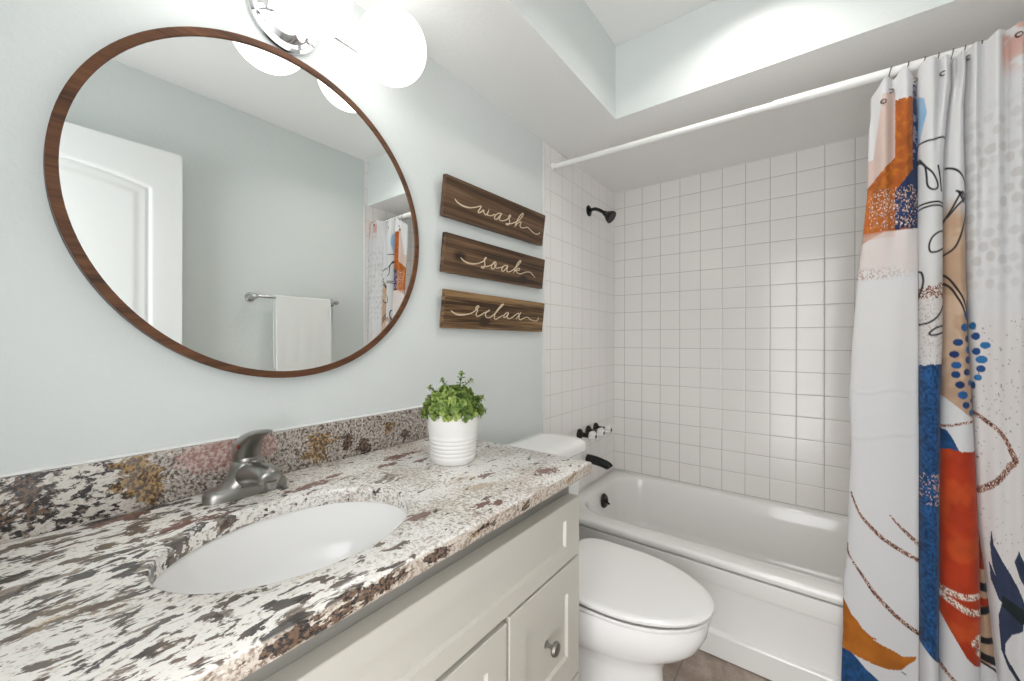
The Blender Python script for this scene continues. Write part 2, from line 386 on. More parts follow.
struct(MB().box(0.0, 0.012, -1.46, -0.845, 0, 0.09, 0.004).build('baseboard_left', M['trim']))
struct(MB().box(XR-0.012, XR, -2.70, -0.845, 0, 0.09, 0.004).build('baseboard_right', M['trim']))

# door standing open against the right wall: arched two-panel slab, heightfield face towards the room
def build_door():
    y0, y1, z0, z1, xf, th = -2.680, -1.862, 0.012, 2.035, 1.386, 0.036
    ny, nz = 130, 300
    Y, Z = np.meshgrid(np.linspace(y0, y1, ny), np.linspace(z0, z1, nz))
    yc, hw = (y0+y1)/2, (y1-y0)/2-0.106
    top = 1.856 + 0.050*np.clip(1-((Y-yc)/hw)**2, 0, 1)
    def sd(zl, zt):
        return np.minimum(np.minimum(hw-np.abs(Y-yc), Z-zl), zt-Z)
    s = np.maximum(sd(1.02, top), sd(0.25, 0.90))
    def sm(a, b, x): q = np.clip((x-a)/(b-a), 0, 1); return q*q*(3-2*q)
    dep = 0.009*sm(0, 0.012, s) - 0.004*sm(0.012, 0.020, s) + 0.005*sm(0.022, 0.026, s)*0 - 0.004*sm(0.040, 0.065, s)
    V = np.stack([xf+dep, Y, Z], -1).reshape(-1, 3).tolist(); Fs = []
    for i in range(nz-1):
        for j in range(ny-1):
            a = i*ny+j; Fs.append((a, a+ny, a+ny+1, a+1))
    b = len(V)
    V += [(xf+th, y0, z0), (xf+th, y1, z0), (xf+th, y1, z1), (xf+th, y0, z1)]
    Fs.append((b, b+1, b+2, b+3))
    Fs.append(tuple([j for j in range(ny-1, -1, -1)]+[b, b+1]))
    Fs.append(tuple([(nz-1)*ny+j for j in range(ny)]+[b+2, b+3]))
    Fs.append(tuple([i*ny for i in range(nz)]+[b+3, b]))
    Fs.append(tuple([i*ny+ny-1 for i in range(nz-1, -1, -1)]+[b+1, b+2]))
    o = struct(mesh_obj('door_1', V, Fs, M['door'], smooth=True, sharp=40), 'white panelled door with an arched top panel, standing open')
    k = MB().lathe([(0.032, 0), (0.032, 0.006), (0.012, 0.010), (0.012, 0.035), (0.026, 0.042), (0.029, 0.055), (0.020, 0.066), (0.0, 0.068)], (xf, -1.93, 0.95), (-1, 0, 0), 28)
    k.build('door_knob', M['nickel'], o)
    for hz in (0.25, 1.05, 1.80): MB().tube([(xf+th+0.004, y0-0.008, hz-0.045), (xf+th+0.004, y0-0.008, hz+0.045)], 0.007, 10).build('hinge', M['nickel'], o)
build_door()

# ------------------------------------------------------------------ bathtub
def build_tub():
    T = thing('bathtub', 'white enamelled bathtub in the tiled alcove', 'bathtub', (0.76, -0.386, 0.0))
    zr = 0.367; x0, x1, yf, yb = 0.002, 1.518, -0.772, -0.002
    n = 96
    def rrect(ax0, ax1, ay0, ay1, r, z):
        """rounded rectangle sampled by angle so that all loops match"""
        pts = []
        segs = [((ax1-r, ay1-r), 0), ((ax0+r, ay1-r), 90), ((ax0+r, ay0+r), 180), ((ax1-r, ay0+r), 270)]
        for (cx, cy), a0 in segs:
            for q in range(n//4):
                a = math.radians(a0+90*q/(n//4-1)); pts.append((cx+r*math.cos(a), cy+r*math.sin(a), z))
        return pts
    R = [rrect(x0, x1, yf+0.05, yb, 0.004, 0.3375), rrect(x0, x1, yf+0.002, yb, 0.004, 0.3375), rrect(x0, x1, yf, yb, 0.004, 0.340), rrect(x0, x1, yf, yb, 0.006, zr-0.011), rrect(x0+0.001, x1-0.001, yf+0.003, yb-0.001, 0.012, zr-0.0035), rrect(x0+0.004, x1-0.004, yf+0.011, yb-0.003, 0.02, zr)]
    ix0, ix1, iy0, iy1 = 0.085, 1.43, -0.672, -0.060
    R += [rrect(ix0-0.016, ix1+0.016, iy0-0.016, iy1+0.016, 0.17, zr), rrect(ix0-0.006, ix1+0.006, iy0-0.006, iy1+0.006, 0.165, zr-0.004), rrect(ix0, ix1, iy0, iy1, 0.16, zr-0.014)]
    for z, dl, dr, df, r in ((0.30, .012, .05, .012, .155), (0.22, .025, .12, .024, .15), (0.13, .042, .19, .040, .14), (0.085, .065, .23, .06, .12), (0.065, .10, .27, .095, .10), (0.06, .15, .33, .15, .08)):
        R.append(rrect(ix0+dl, ix1-dr, iy0+df, iy1-df, r, z))
    mb = MB().rings(R, False, True)
    mb.build('basin', M['tub'], T, sharp=50)
    # apron: gap, upper band, recessed panel, foot band (one profile swept across, ends flush)
    prof = [(-0.700, 0.3305), (-0.768, 0.3305), (-0.770, 0.328), (-0.770, 0.274), (-0.7685, 0.270), (-0.758, 0.266), (-0.756, 0.260), (-0.756, 0.100), (-0.757, 0.095), (-0.768, 0.089), (-0.771, 0.084), (-0.771, 0.004), (-0.700, 0.004)]
    xa = [0.003, 1.517]
    A = MB(); A.rings([[(x, y, z) for y, z in prof] for x in xa], True, True)
    A.box(0.003, 0.060, -0.7705, -0.74, 0.078, 0.262, 0.004); A.box(1.46, 1.517, -0.7705, -0.74, 0.078, 0.262, 0.004)
    A.build('apron', M['tub'], T, sharp=25)
    ov = MB().lathe([(0.0, 0.004), (0.010, 0.006), (0.014, 0.010), (0.030, 0.009), (0.036, 0.004), (0.038, -0.002)], (0.103, -0.372, 0.305), (1, 0, 0.17), 30)
    o = ov.build('overflow_plate', M['bronze'], T); o['label'] = 'dark bronze overflow plate'
    lv = MB().tube([(0.108, -0.372, 0.305), (0.122, -0.376, 0.302), (0.136, -0.384, 0.298)], [0.004, 0.004, 0.006], 10)
    lv.build('trip_lever', M['bronze'], o)
    MB().lathe([(0.030, 0), (0.030, 0.003), (0.02, 0.004), (0, 0.002)], (0.33, -0.366, 0.0602), (0, 0, 1), 24).build('drain', M['bronze'], T)
build_tub()

# ------------------------------------------------------------------ vanity cabinet
def shaker(y0, y1, z0, z1, st, rl, xb=0.4975, xf=0.530, dep=0.007):
    """framed cabinet front facing +x with a recessed field"""
    mb = MB(); e = 0.0015; b = 0.004
    def rect(x, a0, a1, c0, c1): return [(x, a0, c0), (x, a1, c0), (x, a1, c1), (x, a0, c1)]
    R = [rect(xb, y0, y1, z0, z1), rect(xf-e, y0, y1, z0, z1), rect(xf, y0+e, y1-e, z0+e, z1-e),
         rect(xf, y0+st, y1-st, z0+rl, z1-rl), rect(xf-dep, y0+st+b, y1-st-b, z0+rl+b, z1-rl-b)]
    mb.rings(R, True, True); return mb
def knob(o, parent):
    k = MB().lathe([(0.0085, 0), (0.0085, 0.002), (0.0045, 0.005), (0.004, 0.013), (0.007, 0.018), (0.0155, 0.022), (0.0165, 0.026), (0.013, 0.031), (0.0, 0.033)], o, (1, 0, 0), 24)
    return k.build('knob', M['nickel'], parent)
def build_vanity():
    T = thing('vanity_cabinet', 'cream shaker vanity cabinet under the granite counter', 'cabinet', (0.255, -2.09, 0.0))
    yL, yRt, zt = -2.715, -1.480, 0.834
    mb = MB()
    mb.box(0.003, 0.488, yRt-0.018, yRt, 0.10, zt); mb.box(0.003, 0.488, yL, yL+0.018, 0.10, zt)
    mb.box(0.003, 0.015, yL+0.018, yRt-0.018, 0.10, zt); mb.box(0.015, 0.488, yL+0.018, yRt-0.018, 0.10, 0.118)
    mb.box(0.40, 0.415, yL, yRt, 0.0, 0.10); mb.box(0.003, 0.40, yRt-0.018, yRt, 0.0, 0.10); mb.box(0.003, 0.40, yL, yL+0.018, 0.0, 0.10)
    fx0, fx1 = 0.488, 0.497
    mb.box(fx0, fx1, yL, yRt, 0.10, 0.14, 0.001); mb.box(fx0, fx1, yL, yRt, 0.600, 0.650)
    for a, b in ((yL, yL+0.04), (-2.425, -2.385), (-1.805, -1.765), (yRt-0.04, yRt)): mb.box(fx0, fx1, a, b, 0.14, 0.762)
    for a, b in ((-1.765, yRt-0.04), (yL+0.04, -2.425)): mb.box(fx0, fx1, a, b, 0.30, 0.335)
    mb.build('carcass', M['cabinet'], T, smooth=False)
    o = MB().box(fx0, fx1, yL, yRt, 0.7625, zt, 0.001).build('top_rail', M['rail'], T); o['label'] = 'top rail coloured grey with the shade of the counter edge'
    shaker(yL+0.004, -1.484, 0.630, 0.777, 0.068, 0.040).build('false_front', M['cabinet'], T, sharp=20)
    for y0, y1 in ((-1.780, -1.484), (yL+0.004, -2.413)):
        for z0, z1 in ((0.324, 0.624), (0.112, 0.318)):
            d = shaker(y0, y1, z0, z1, 0.058, 0.070 if z1 > 0.4 else 0.05).build('drawer', M['cabinet'], T, sharp=20)
            knob((0.5225, (y0+y1)/2, (z0+z1)/2+0.004), d)
    for y0, y1, ky in ((-2.097, -1.789, -2.06), (-2.407, -2.101, -2.14)):
        d = shaker(y0, y1, 0.112, 0.618, 0.058, 0.058).build('door', M['cabinet'], T, sharp=20)
        knob((0.530, ky, 0.54), d)
build_vanity()

# ------------------------------------------------------------------ countertop with the oval cut-out, backsplash
SX, SY, SA, SB = 0.3256, -2.0925, 0.150, 0.191
def build_counter():
    T = thing('countertop', 'speckled granite vanity countertop with oval sink cut-out', 'countertop', (0.28, -2.09, 0.835))
    x0, x1, y0, y1, zb, zt = 0.002, 0.556, -2.722, -1.465, 0.8345, 0.865
    N = 128; e = 0.005
    def outer(dx, z):
        pts = []
        ax0, ax1, ay0, ay1 = x0, x1-dx, y0, y1-dx
        for j in range(N):
            a = 2*PI*(j+0.5)/N; c, s_ = math.cos(a), math.sin(a)
            tx = ((ax1 if c > 0 else ax0)-SX)/c; ty = ((ay1 if s_ > 0 else ay0)-SY)/s_; tt = min(tx, ty)
            pts.append([SX+c*tt, SY+s_*tt, z])
        for corner in ((ax0, ay0), (ax1, ay0), (ax1, ay1), (ax0, ay1)):
            k = min(range(N), key=lambda q: (pts[q][0]-corner[0])**2+(pts[q][1]-corner[1])**2); pts[k][0], pts[k][1] = corner
        return pts
    def inner(d, z): return [(SX+(SA+d)*math.cos(2*PI*(j+0.5)/N), SY+(SB+d)*math.sin(2*PI*(j+0.5)/N), z) for j in range(N)]
    R = [inner(0, zb), inner(0, zt-0.004), inner(0.0012, zt-0.0012), inner(0.004, zt), outer(e, zt), outer(e*0.3, zt-e*0.3), outer(0, zt-e), outer(0, zb+e), outer(e*0.3, zb+e*0.3), outer(e, zb), inner(0, zb)]
    MB().rings(R, False, False).build('slab', M['granite'], T, sharp=60)
    b = MB().box(0.002, 0.021, y0, -1.555, zt, zt+0.099, 0.002); b.build('backsplash', M['granite'], T)
    c = MB().tube([(0.003, y0, zt+0.099), (0.003, -1.555, zt+0.099)], 0.0045, 8); c.build('caulk_bead', M['trim'], T)
build_counter()
def build_sink():
    T = thing('sink_basin', 'white oval undermount sink basin set below the granite', 'sink', (SX, SY, 0.68))
    def ell(a, b, z, n=64): return [(SX+a*math.cos(2*PI*j/n), SY+b*math.sin(2*PI*j/n), z) for j in range(n)]
    A, B = SA+0.006, SB+0.006
    prof = [(1.02, 0.826), (1.02, 0.8335), (1.0, 0.8335), (0.992, 0.829), (0.975, 0.80), (0.94, 0.765), (0.87, 0.735), (0.74, 0.712), (0.55, 0.699), (0.3, 0.692), (0.13, 0.690)]
    R = [ell(A*k, B*k, z) for k, z in prof]
    out = [(0.13, 0.680), (0.55, 0.688), (0.80, 0.708), (0.93, 0.735), (1.0, 0.775), (1.01, 0.826)]
    R += [ell(A*k, B*k, z) for k, z in out] + [R[0]]
    MB().rings(R, False, False).build('bowl', M['porcelain'], T, sharp=50)
    MB().lathe([(0.024, 0.004), (0.024, 0.006), (0.017, 0.007), (0.016, 0.003), (0, 0.003)], (SX, SY, 0.6885), (0, 0, 1), 28).build('drain', M['nickel'], T)
build_sink()

# ------------------------------------------------------------------ faucet
def build_faucet():
    fx, fy, fz = 0.088, -2.090, 0.8655
    T = thing('bathroom_faucet', 'brushed nickel single lever faucet behind the oval sink', 'faucet', (fx, fy, fz))
    lv = [(0.0, .0745, .0270, 3.0), (0.011, .0745, .0270, 3.0), (0.017, .0725, .0258, 2.8), (0.0205, .067, .0240, 2.5), (0.0225, .053, .0260, 2.2), (0.028, .043, .0275, 2.0), (0.038, .036, .028, 2.0), (0.050, .0315, .028, 2.0), (0.061, .029, .0270, 2.0), (0.067, .0265, .0255, 2.0), (0.070, .020, .020, 2.0)]
    R = [superell(fx, fy, fz+z, b, a, 56, e) for z, a, b, e in lv]
    MB().rings(R, True, True).build('body', M['nickel'], T, sharp=60)
    pts = spline([(fx+0.004, fy, fz+0.038), (fx+0.035, fy, fz+0.045), (fx+0.070, fy, fz+0.052), (fx+0.098, fy, fz+0.054), (fx+0.114, fy, fz+0.047)], 6)
    n = len(pts); rad = [0.0280-0.0085*(i/(n-1)) for i in range(n)]; rad[-1] = 0.006; rad[-2] = 0.0140; rad[-3] = 0.0178
    s = MB().tube(pts, rad, 20, flat=0.92, fdir=(0, 0, 1))
    s.lathe([(0.011, 0), (0.011, 0.012), (0.008, 0.012)], (fx+0.112, fy, fz+0.036), (0, 0, 1), 20)
    s.build('spout', M['nickel'], T, sharp=60)
    # lever: broad at the neck, sweeping up to a thin tip over the spout
    sec = [((-.008, .066), .021, .018), ((-.008, .076), .0240, .025), ((.000, .092), .0240, .0265), ((.018, .109), .021, .0185), ((.044, .124), .0155, .0105), ((.074, .134), .0105, .006), ((.102, .139), .0085, .0045), ((.111, .139), .004, .003)]
    R = []
    for i, ((dx, dz), hw, ht) in enumerate(sec):
        a, b = sec[max(i-1, 0)][0], sec[min(i+1, len(sec)-1)][0]
        tx, tz = b[0]-a[0], b[1]-a[1]; L = math.hypot(tx, tz); nx, nz = -tz/L, tx/L
        ring = []
        for j in range(24):
            c, s_ = math.cos(2*PI*j/24), math.sin(2*PI*j/24)
            c = math.copysign(abs(c)**0.8, c); s_ = math.copysign(abs(s_)**0.8, s_)
            ring.append((fx+dx+nx*ht*s_, fy+hw*c, fz+dz+nz*ht*s_))
        R.append(ring)
    h = MB().rings(R, True, True)
    h.lathe([(0.0235, 0.0), (0.0245, 0.006), (0.022, 0.014)], (fx-0.002, fy, fz+0.065), (0, 0, 1), 32)
    h = h.build('lever', M['nickel'], T, sharp=60)
    MB().lathe([(0.0042, 0), (0.0042, 0.0016), (0, 0.002)], (fx+0.018, fy-0.0212, fz+0.101), (0.12, -1, 0.05), 16).build('indicator', M['red'], h)
build_faucet()

# ------------------------------------------------------------------ round mirror
def build_mirror():
    my, mz, R1, R0 = -1.9765, 1.4710, 0.381, 0.3655
    T = thing('round_mirror', 'round wall mirror with thin walnut frame above the sink', 'mirror', (0.0, my, mz-R1))
    mb = MB(); n = 128
    prof = [(R1-0.004, 0.002), (R1-0.0005, 0.002), (R1-0.0005, 0.022)]
    mb.lathe(prof, (0, my, mz), (1, 0, 0), n, mi=1, caps=(False, False))
    prof = [(R1-0.0005, 0.022), (R1, 0.0225), (R1, 0.029), (R1-0.0015, 0.030), (R0+0.0010, 0.030), (R0, 0.029), (R0, 0.012)]
    mb.lathe(prof, (0, my, mz), (1, 0, 0), n, mi=0, caps=(False, False))
    mb.lathe([(R1-0.004, 0.002), (0.0, 0.002)], (0, my, mz), (1, 0, 0), n, mi=1, caps=(False, False))
    mb.build('frame', [M['frame'], M['frame_edge']], T, sharp=30)
    MB().lathe([(R0+0.003, 0.010), (R0+0.003, 0.0268), (0.0, 0.0268)], (0, my, mz), (1, 0, 0), n, caps=(True, False)).build('glass', M['mirror'], T, smooth=False)
build_mirror()

# ------------------------------------------------------------------ vanity light
def build_light():
    ly, lz, gx, R = -1.985, 1.948, 0.1287, 0.0885
    T = thing('vanity_light', 'chrome bar vanity light with white glass globes above the mirror', 'wall light', (0.0, ly, lz))
    MB().lathe([(0.078, 0.0), (0.079, 0.004), (0.077, 0.009), (0.070, 0.011), (0.066, 0.009), (0.060, 0.010), (0.052, 0.018), (0.040, 0.024), (0.030, 0.026), (0.022, 0.030), (0.018, 0.036), (0.0, 0.037)], (0.001, ly, lz), (1, 0, 0), 64).build('backplate', M['chrome'], T, sharp=25)
    a = MB()
    a.tube([(0.030, ly, lz), (0.052, ly, lz-0.004)], 0.010, 16)
    a.tube([(0.052, ly-0.225, lz-0.006), (0.052, ly+0.225, lz-0.006)], 0.0042, 12)
    a.build('bar', M['chrome'], T)
    for k in (-1, 0, 1):
        gy = ly+0.216*k
        s = MB().lathe([(0.006, -0.004), (0.018, 0.0), (0.0235, 0.004), (0.0235, 0.012), (0.021, 0.014)], (0.040, gy, lz), (1, 0, 0), 32)
        s = s.build('globe_holder', M['chrome'], T)
        prof = [(R*math.sin(q), -R*math.cos(q)) for q in np.linspace(0.21, PI-0.002, 36)]
        MB().lathe(prof, (gx, gy, lz), (1, 0, 0), 56, caps=(True, True)).build('globe', M['globe'], T, sharp=0)
build_light()
def build_ceiling_light():
    T = thing('ceiling_light', 'small round flush ceiling light in front of the tub', 'ceiling light', (0.86, -1.09, ZC-0.03))
    MB().lathe([(0.104, 0.0295), (0.104, 0.026), (0.098, 0.022), (0.078, 0.022), (0.074, 0.028)], (0.86, -1.09, ZC-0.03), (0, 0, 1), 48, caps=(False, False)).build('trim_ring', M['trim'], T)
    MB().lathe([(0.0, 0.024), (0.072, 0.024), (0.074, 0.0285)], (0.86, -1.09, ZC-0.03), (0, 0, 1), 48, caps=(False, False)).build('diffuser', M['ceiling_lamp'], T)
build_ceiling_light()

# ------------------------------------------------------------------ three word signs
LET = {"wash": [[[-0.2591,0.0655],[-0.2484,0.0583],[-0.2276,0.0534],[-0.2068,0.052],[-0.183,0.0544],[-0.1591,0.0613],[-0.141,0.0685],[-0.1271,0.0731],[-0.1262,0.0691],[-0.1333,0.0593],[-0.1392,0.0506],[-0.1333,0.0479],[-0.1213,0.0547],[-0.1103,0.0636],[-0.1081,0.0549],[-0.0962,0.0486],[-0.0866,0.0572],[-0.0803,0.0728]],[[-0.0866,0.0572],[-0.0875,0.0516],[-0.0754,0.0506],[-0.0586,0.0547],[-0.0503,0.0603],[-0.0422,0.0628]],[[-0.0018,0.0741],[-0.0199,0.0722],[-0.0365,0.0629],[-0.0452,0.0499],[-0.0374,0.0449],[-0.0241,0.0522],[-0.0053,0.0733],[-0.0138,0.0567],[-0.0157,0.0502],[-0.0031,0.047],[0.0167,0.0519],[0.0378,0.0633],[0.0531,0.0771],[0.0486,0.0808],[0.0422,0.0724],[0.0477,0.062],[0.0515,0.0511],[0.0416,0.0398],[0.028,0.0404],[0.0407,0.0454],[0.0579,0.0478],[0.0784,0.0563],[0.0934,0.0634],[0.1195,0.0798],[0.1359,0.1015],[0.1316,0.1066],[0.117,0.0937],[0.1035,0.0763],[0.0943,0.0577],[0.087,0.0407]],[[0.0919,0.0476],[0.106,0.0613],[0.1213,0.0693],[0.1278,0.0678],[0.1217,0.0549],[0.1292,0.0479],[0.146,0.0488],[0.175,0.0571],[0.1935,0.0532],[0.2176,0.0453],[0.2461,0.0418],[0.2685,0.0485],[0.2745,0.0549]]],
"soak": [[[-0.2292,0.059],[-0.2151,0.0509],[-0.1936,0.0458],[-0.169,0.0458],[-0.1444,0.0501],[-0.1258,0.0567],[-0.1104,0.0643],[-0.0956,0.079],[-0.102,0.0771],[-0.1052,0.0706],[-0.1031,0.0599],[-0.1002,0.0505],[-0.107,0.0386],[-0.1177,0.0394],[-0.1168,0.0428],[-0.098,0.0462],[-0.0815,0.0498],[-0.0618,0.0574],[-0.0467,0.0704],[-0.0585,0.0586],[-0.0618,0.0447],[-0.0494,0.0437],[-0.0386,0.0553],[-0.0362,0.0669],[-0.0454,0.0714],[-0.0465,0.0614],[-0.0355,0.0512],[-0.0252,0.0496],[-0.0095,0.0551]],[[-0.0233,0.0517],[-0.0019,0.0561],[0.0119,0.0638]],[[0.0379,0.0686],[0.0191,0.0667],[0.0055,0.056],[0.0015,0.0451],[0.013,0.0431],[0.0282,0.0563],[0.0381,0.0674],[0.0344,0.0529],[0.0384,0.044],[0.0566,0.0475],[0.0788,0.0587],[0.1043,0.0785],[0.1222,0.0969],[0.1174,0.1004],[0.1027,0.0885],[0.0896,0.0673],[0.0792,0.0431]],[[0.086,0.0512],[0.1061,0.0667],[0.1186,0.0664],[0.1155,0.0599],[0.0955,0.0556],[0.1134,0.0462],[0.1341,0.0482],[0.1627,0.0577],[0.1928,0.0623],[0.2118,0.057],[0.2395,0.0436]]],
"relax": [[[-0.2759,0.0609],[-0.2626,0.0537],[-0.2423,0.0487],[-0.2191,0.049],[-0.1956,0.0524],[-0.1719,0.059],[-0.1542,0.0686],[-0.1383,0.0826],[-0.1426,0.0866],[-0.1515,0.0806],[-0.1511,0.0742],[-0.1415,0.0688],[-0.1491,0.0575],[-0.1449,0.0491],[-0.1343,0.0488],[-0.1204,0.0554],[-0.1016,0.0642],[-0.0804,0.071],[-0.0775,0.075],[-0.0886,0.0683],[-0.0974,0.0574],[-0.0894,0.0471],[-0.0722,0.0469],[-0.0524,0.0575],[-0.0359,0.0681],[-0.0131,0.0879],[0.0054,0.102],[-0.0021,0.1026],[-0.0203,0.0874],[-0.0377,0.068],[-0.0442,0.0494],[-0.0343,0.0419],[-0.0153,0.0497],[0.0092,0.0602]],[[0.0419,0.0727],[0.0269,0.0694],[0.015,0.0594],[0.0168,0.0512],[0.0306,0.0566],[0.0441,0.0709],[0.0365,0.0558],[0.0453,0.0479],[0.0681,0.0538],[0.0905,0.0658],[0.1098,0.0747],[0.1175,0.0648],[0.1172,0.0525],[0.1284,0.0475],[0.1466,0.0539],[0.176,0.0608],[0.1995,0.0533],[0.2276,0.0486],[0.251,0.0483],[0.2635,0.0594],[0.2674,0.0649]],[[0.1281,0.0783],[0.1097,0.0607],[0.0971,0.0486]]]}
def build_sign(word, ang, tilt, base, h, mat, label):
    a, tt = math.radians(ang), math.radians(tilt)
    U = Vector((0, math.cos(a), math.sin(a))); V = Vector((math.sin(tt), -math.sin(a)*math.cos(tt), math.cos(a)*math.cos(tt))); Nn = U.cross(V)
    if Nn.x < 0: Nn = -Nn
    B = Vector(base); L = 0.613
    T = thing('word_sign', label, 'sign', base, 'wooden bathroom word signs')
    mb = MB().box(-L/2, L/2, 0, h, -0.0185, 0.0, 0.0012, 1)
    mb.v = [tuple(B+U*p[0]+V*p[1]+Nn*p[2]) for p in mb.v]
    mb.build('board', mat, T, sharp=30)
    lt = MB()
    for st in LET[word]:
        pts = spline([(s, hh, 0) for s, hh in st], 5); n = len(pts)
        rad = []
        for i, p in enumerate(pts):
            d = pts[min(i+1, n-1)]-pts[max(i-1, 0)]; d.normalize()
            rad.append((0.0017+0.0013*abs(d.y)) if i < n-3 else 0.0016)
        if len(st) > 12 and st[0][0] < -0.2:
            for i in range(min(n, 24)): rad[i] = 0.0017+0.0013*math.sin(PI*min(1, (i+2)/26))
        lt.tube([B+U*p.x+V*p.y+Nn*0.0004 for p in pts], rad, 8, flat=0.45, fdir=Nn)
    lt.build('lettering', M['lettering'], T, sharp=60)
G3 = 'plank sign'
build_sign('wash', 1.308, 8.2, (0.022, -1.1815, 1.605), 0.136, M['board1'], 'brown wooden sign reading wash, top of the three')
build_sign('soak', 0.561, 7.0, (0.022, -1.1815, 1.412), 0.132, M['board2'], 'knotted brown wooden sign reading soak, in the middle')
build_sign('relax', -0.187, 6.0, (0.022, -1.1815, 1.219), 0.131, M['board3'], 'striped wooden sign reading relax, lowest of the three')

# ------------------------------------------------------------------ potted plant
def build_plant():
    px, py, pz = 0.262, -1.675, 0.8655
    T = thing('potted_plant', 'small leafy green plant in a ribbed white pot on the counter', 'plant', (px, py, pz))
    prof = [(0.0, 0.0), (0.044, 0.0), (0.0465, 0.003)]
    for k in range(6):
        z = 0.010+k*0.0095; r = 0.0475+0.0088*(z/0.12)
        prof += [(r, z), (r+0.0009, z+0.003), (r+0.0009, z+0.0055), (r, z+0.0082)]
    prof += [(0.0535, 0.072), (0.0580, 0.112), (0.0585, 0.118), (0.0575, 0.120), (0.0555, 0.119), (0.0535, 0.104), (0.0, 0.104)]
    prof = [(r*1.19, h*1.06) for r, h in prof]
    MB().lathe(prof, (px, py, pz), (0, 0, 1), 56, caps=(False, False)).build('pot', M['pot'], T, sharp=50)
    MB().lathe([(0.0610, 0.111), (0.0630, 0.116), (0.03, 0.120), (0.0, 0.121)], (px, py, pz), (0, 0, 1), 32).build('soil', M['soil'], T)
    V = []; Fs = []; Cc = []
    def leaf(p, d, nrm, L, W, c):
        d = d.normalized(); s = d.cross(nrm).normalized(); nn = s.cross(d).normalized(); b = len(V)
        rows = [(0, .05), (.22, .62), (.5, 1.0), (.78, .80), (1, .08)]
        for u, wv in rows:
            for q in (-1, 0, 1):
                V.append(tuple(p+d*(L*u)+s*(W*wv*q*0.5)+nn*(L*(0.10*abs(q)*wv-0.16*u*u)))); Cc.append(c)
        for r in range(4):
            for q in range(2):
                a = b+r*3+q; Fs.append((a, a+1, a+4, a+3))
    stems = MB()
    cen = Vector((px, py, pz+0.124))
    tops = []
    for k in range(165):
        th = random.uniform(0, 2*PI); ph = math.acos(1-random.uniform(0, 1)*1.12)
        rr = random.uniform(0.78, 1.0)
        tops.append(cen+Vector((math.sin(ph)*math.cos(th)*0.083, math.sin(ph)*math.sin(th)*0.083, max(math.cos(ph), -0.05)*0.070))*rr)
    rv = Vector((math.cos(-yaw), math.sin(-yaw)*-1, 0)); rv = Vector((0.797, 0.604, 0))
    tops += [cen+rv*0.022+Vector((0, 0, 0.103)), cen+rv*0.047+Vector((0, 0, 0.086)), cen-rv*0.030+Vector((0, 0, 0.084)), cen-rv*0.062+Vector((0, 0, 0.066)), cen+rv*0.077+Vector((0, 0, 0.038))]
    for tp in tops:
        bs = cen+Vector((random.uniform(-.025, .025), random.uniform(-.025, .025), -0.008))
        mid = bs.lerp(tp, 0.55)+Vector((0, 0, 0.012))
        pts = spline([bs, mid, tp], 6); stems.tube(pts, 0.0009, 5)
        young = random.random()
        for i in range(3, len(pts), 1):
            u = i/(len(pts)-1); p = pts[i]; d = (pts[i]-pts[i-1]).normalized(); o = d.orthogonal().normalized()
            o.rotate(Matrix.Rotation(i*1.57+young*6, 3, d))
            for sg in (1, -1):
                y = 0.35*u+0.65*young
                c = np.array((0.075, 0.19, 0.055))*(1-y)+np.array((0.40, 0.50, 0.13))*y
                c = c*random.uniform(0.75, 1.15)
                ld = (o*sg*1.0+d*0.55).normalized()
                leaf(p, ld, d+o*sg*0.2, random.uniform(0.011, 0.0155)*(1.1-0.25*u), random.uniform(0.008, 0.0115), (*c, 1))
        for q in range(3):
            o = Vector((random.uniform(-1, 1), random.uniform(-1, 1), random.uniform(.1, 1)))
            c = np.array((0.24, 0.36, 0.07))*random.uniform(.8, 1.2)
            leaf(tp, o, Vector((0, 0, 1)), 0.010, 0.008, (*c, 1))
    stems.build('stem', M['soil'], T)
    o = mesh_obj('foliage', V, Fs, M['leaf'], T, True, 0)
    at = o.data.color_attributes.new('tint', 'FLOAT_COLOR', 'POINT'); at.data.foreach_set('color', np.array(Cc, dtype=np.float32).ravel())
build_plant()

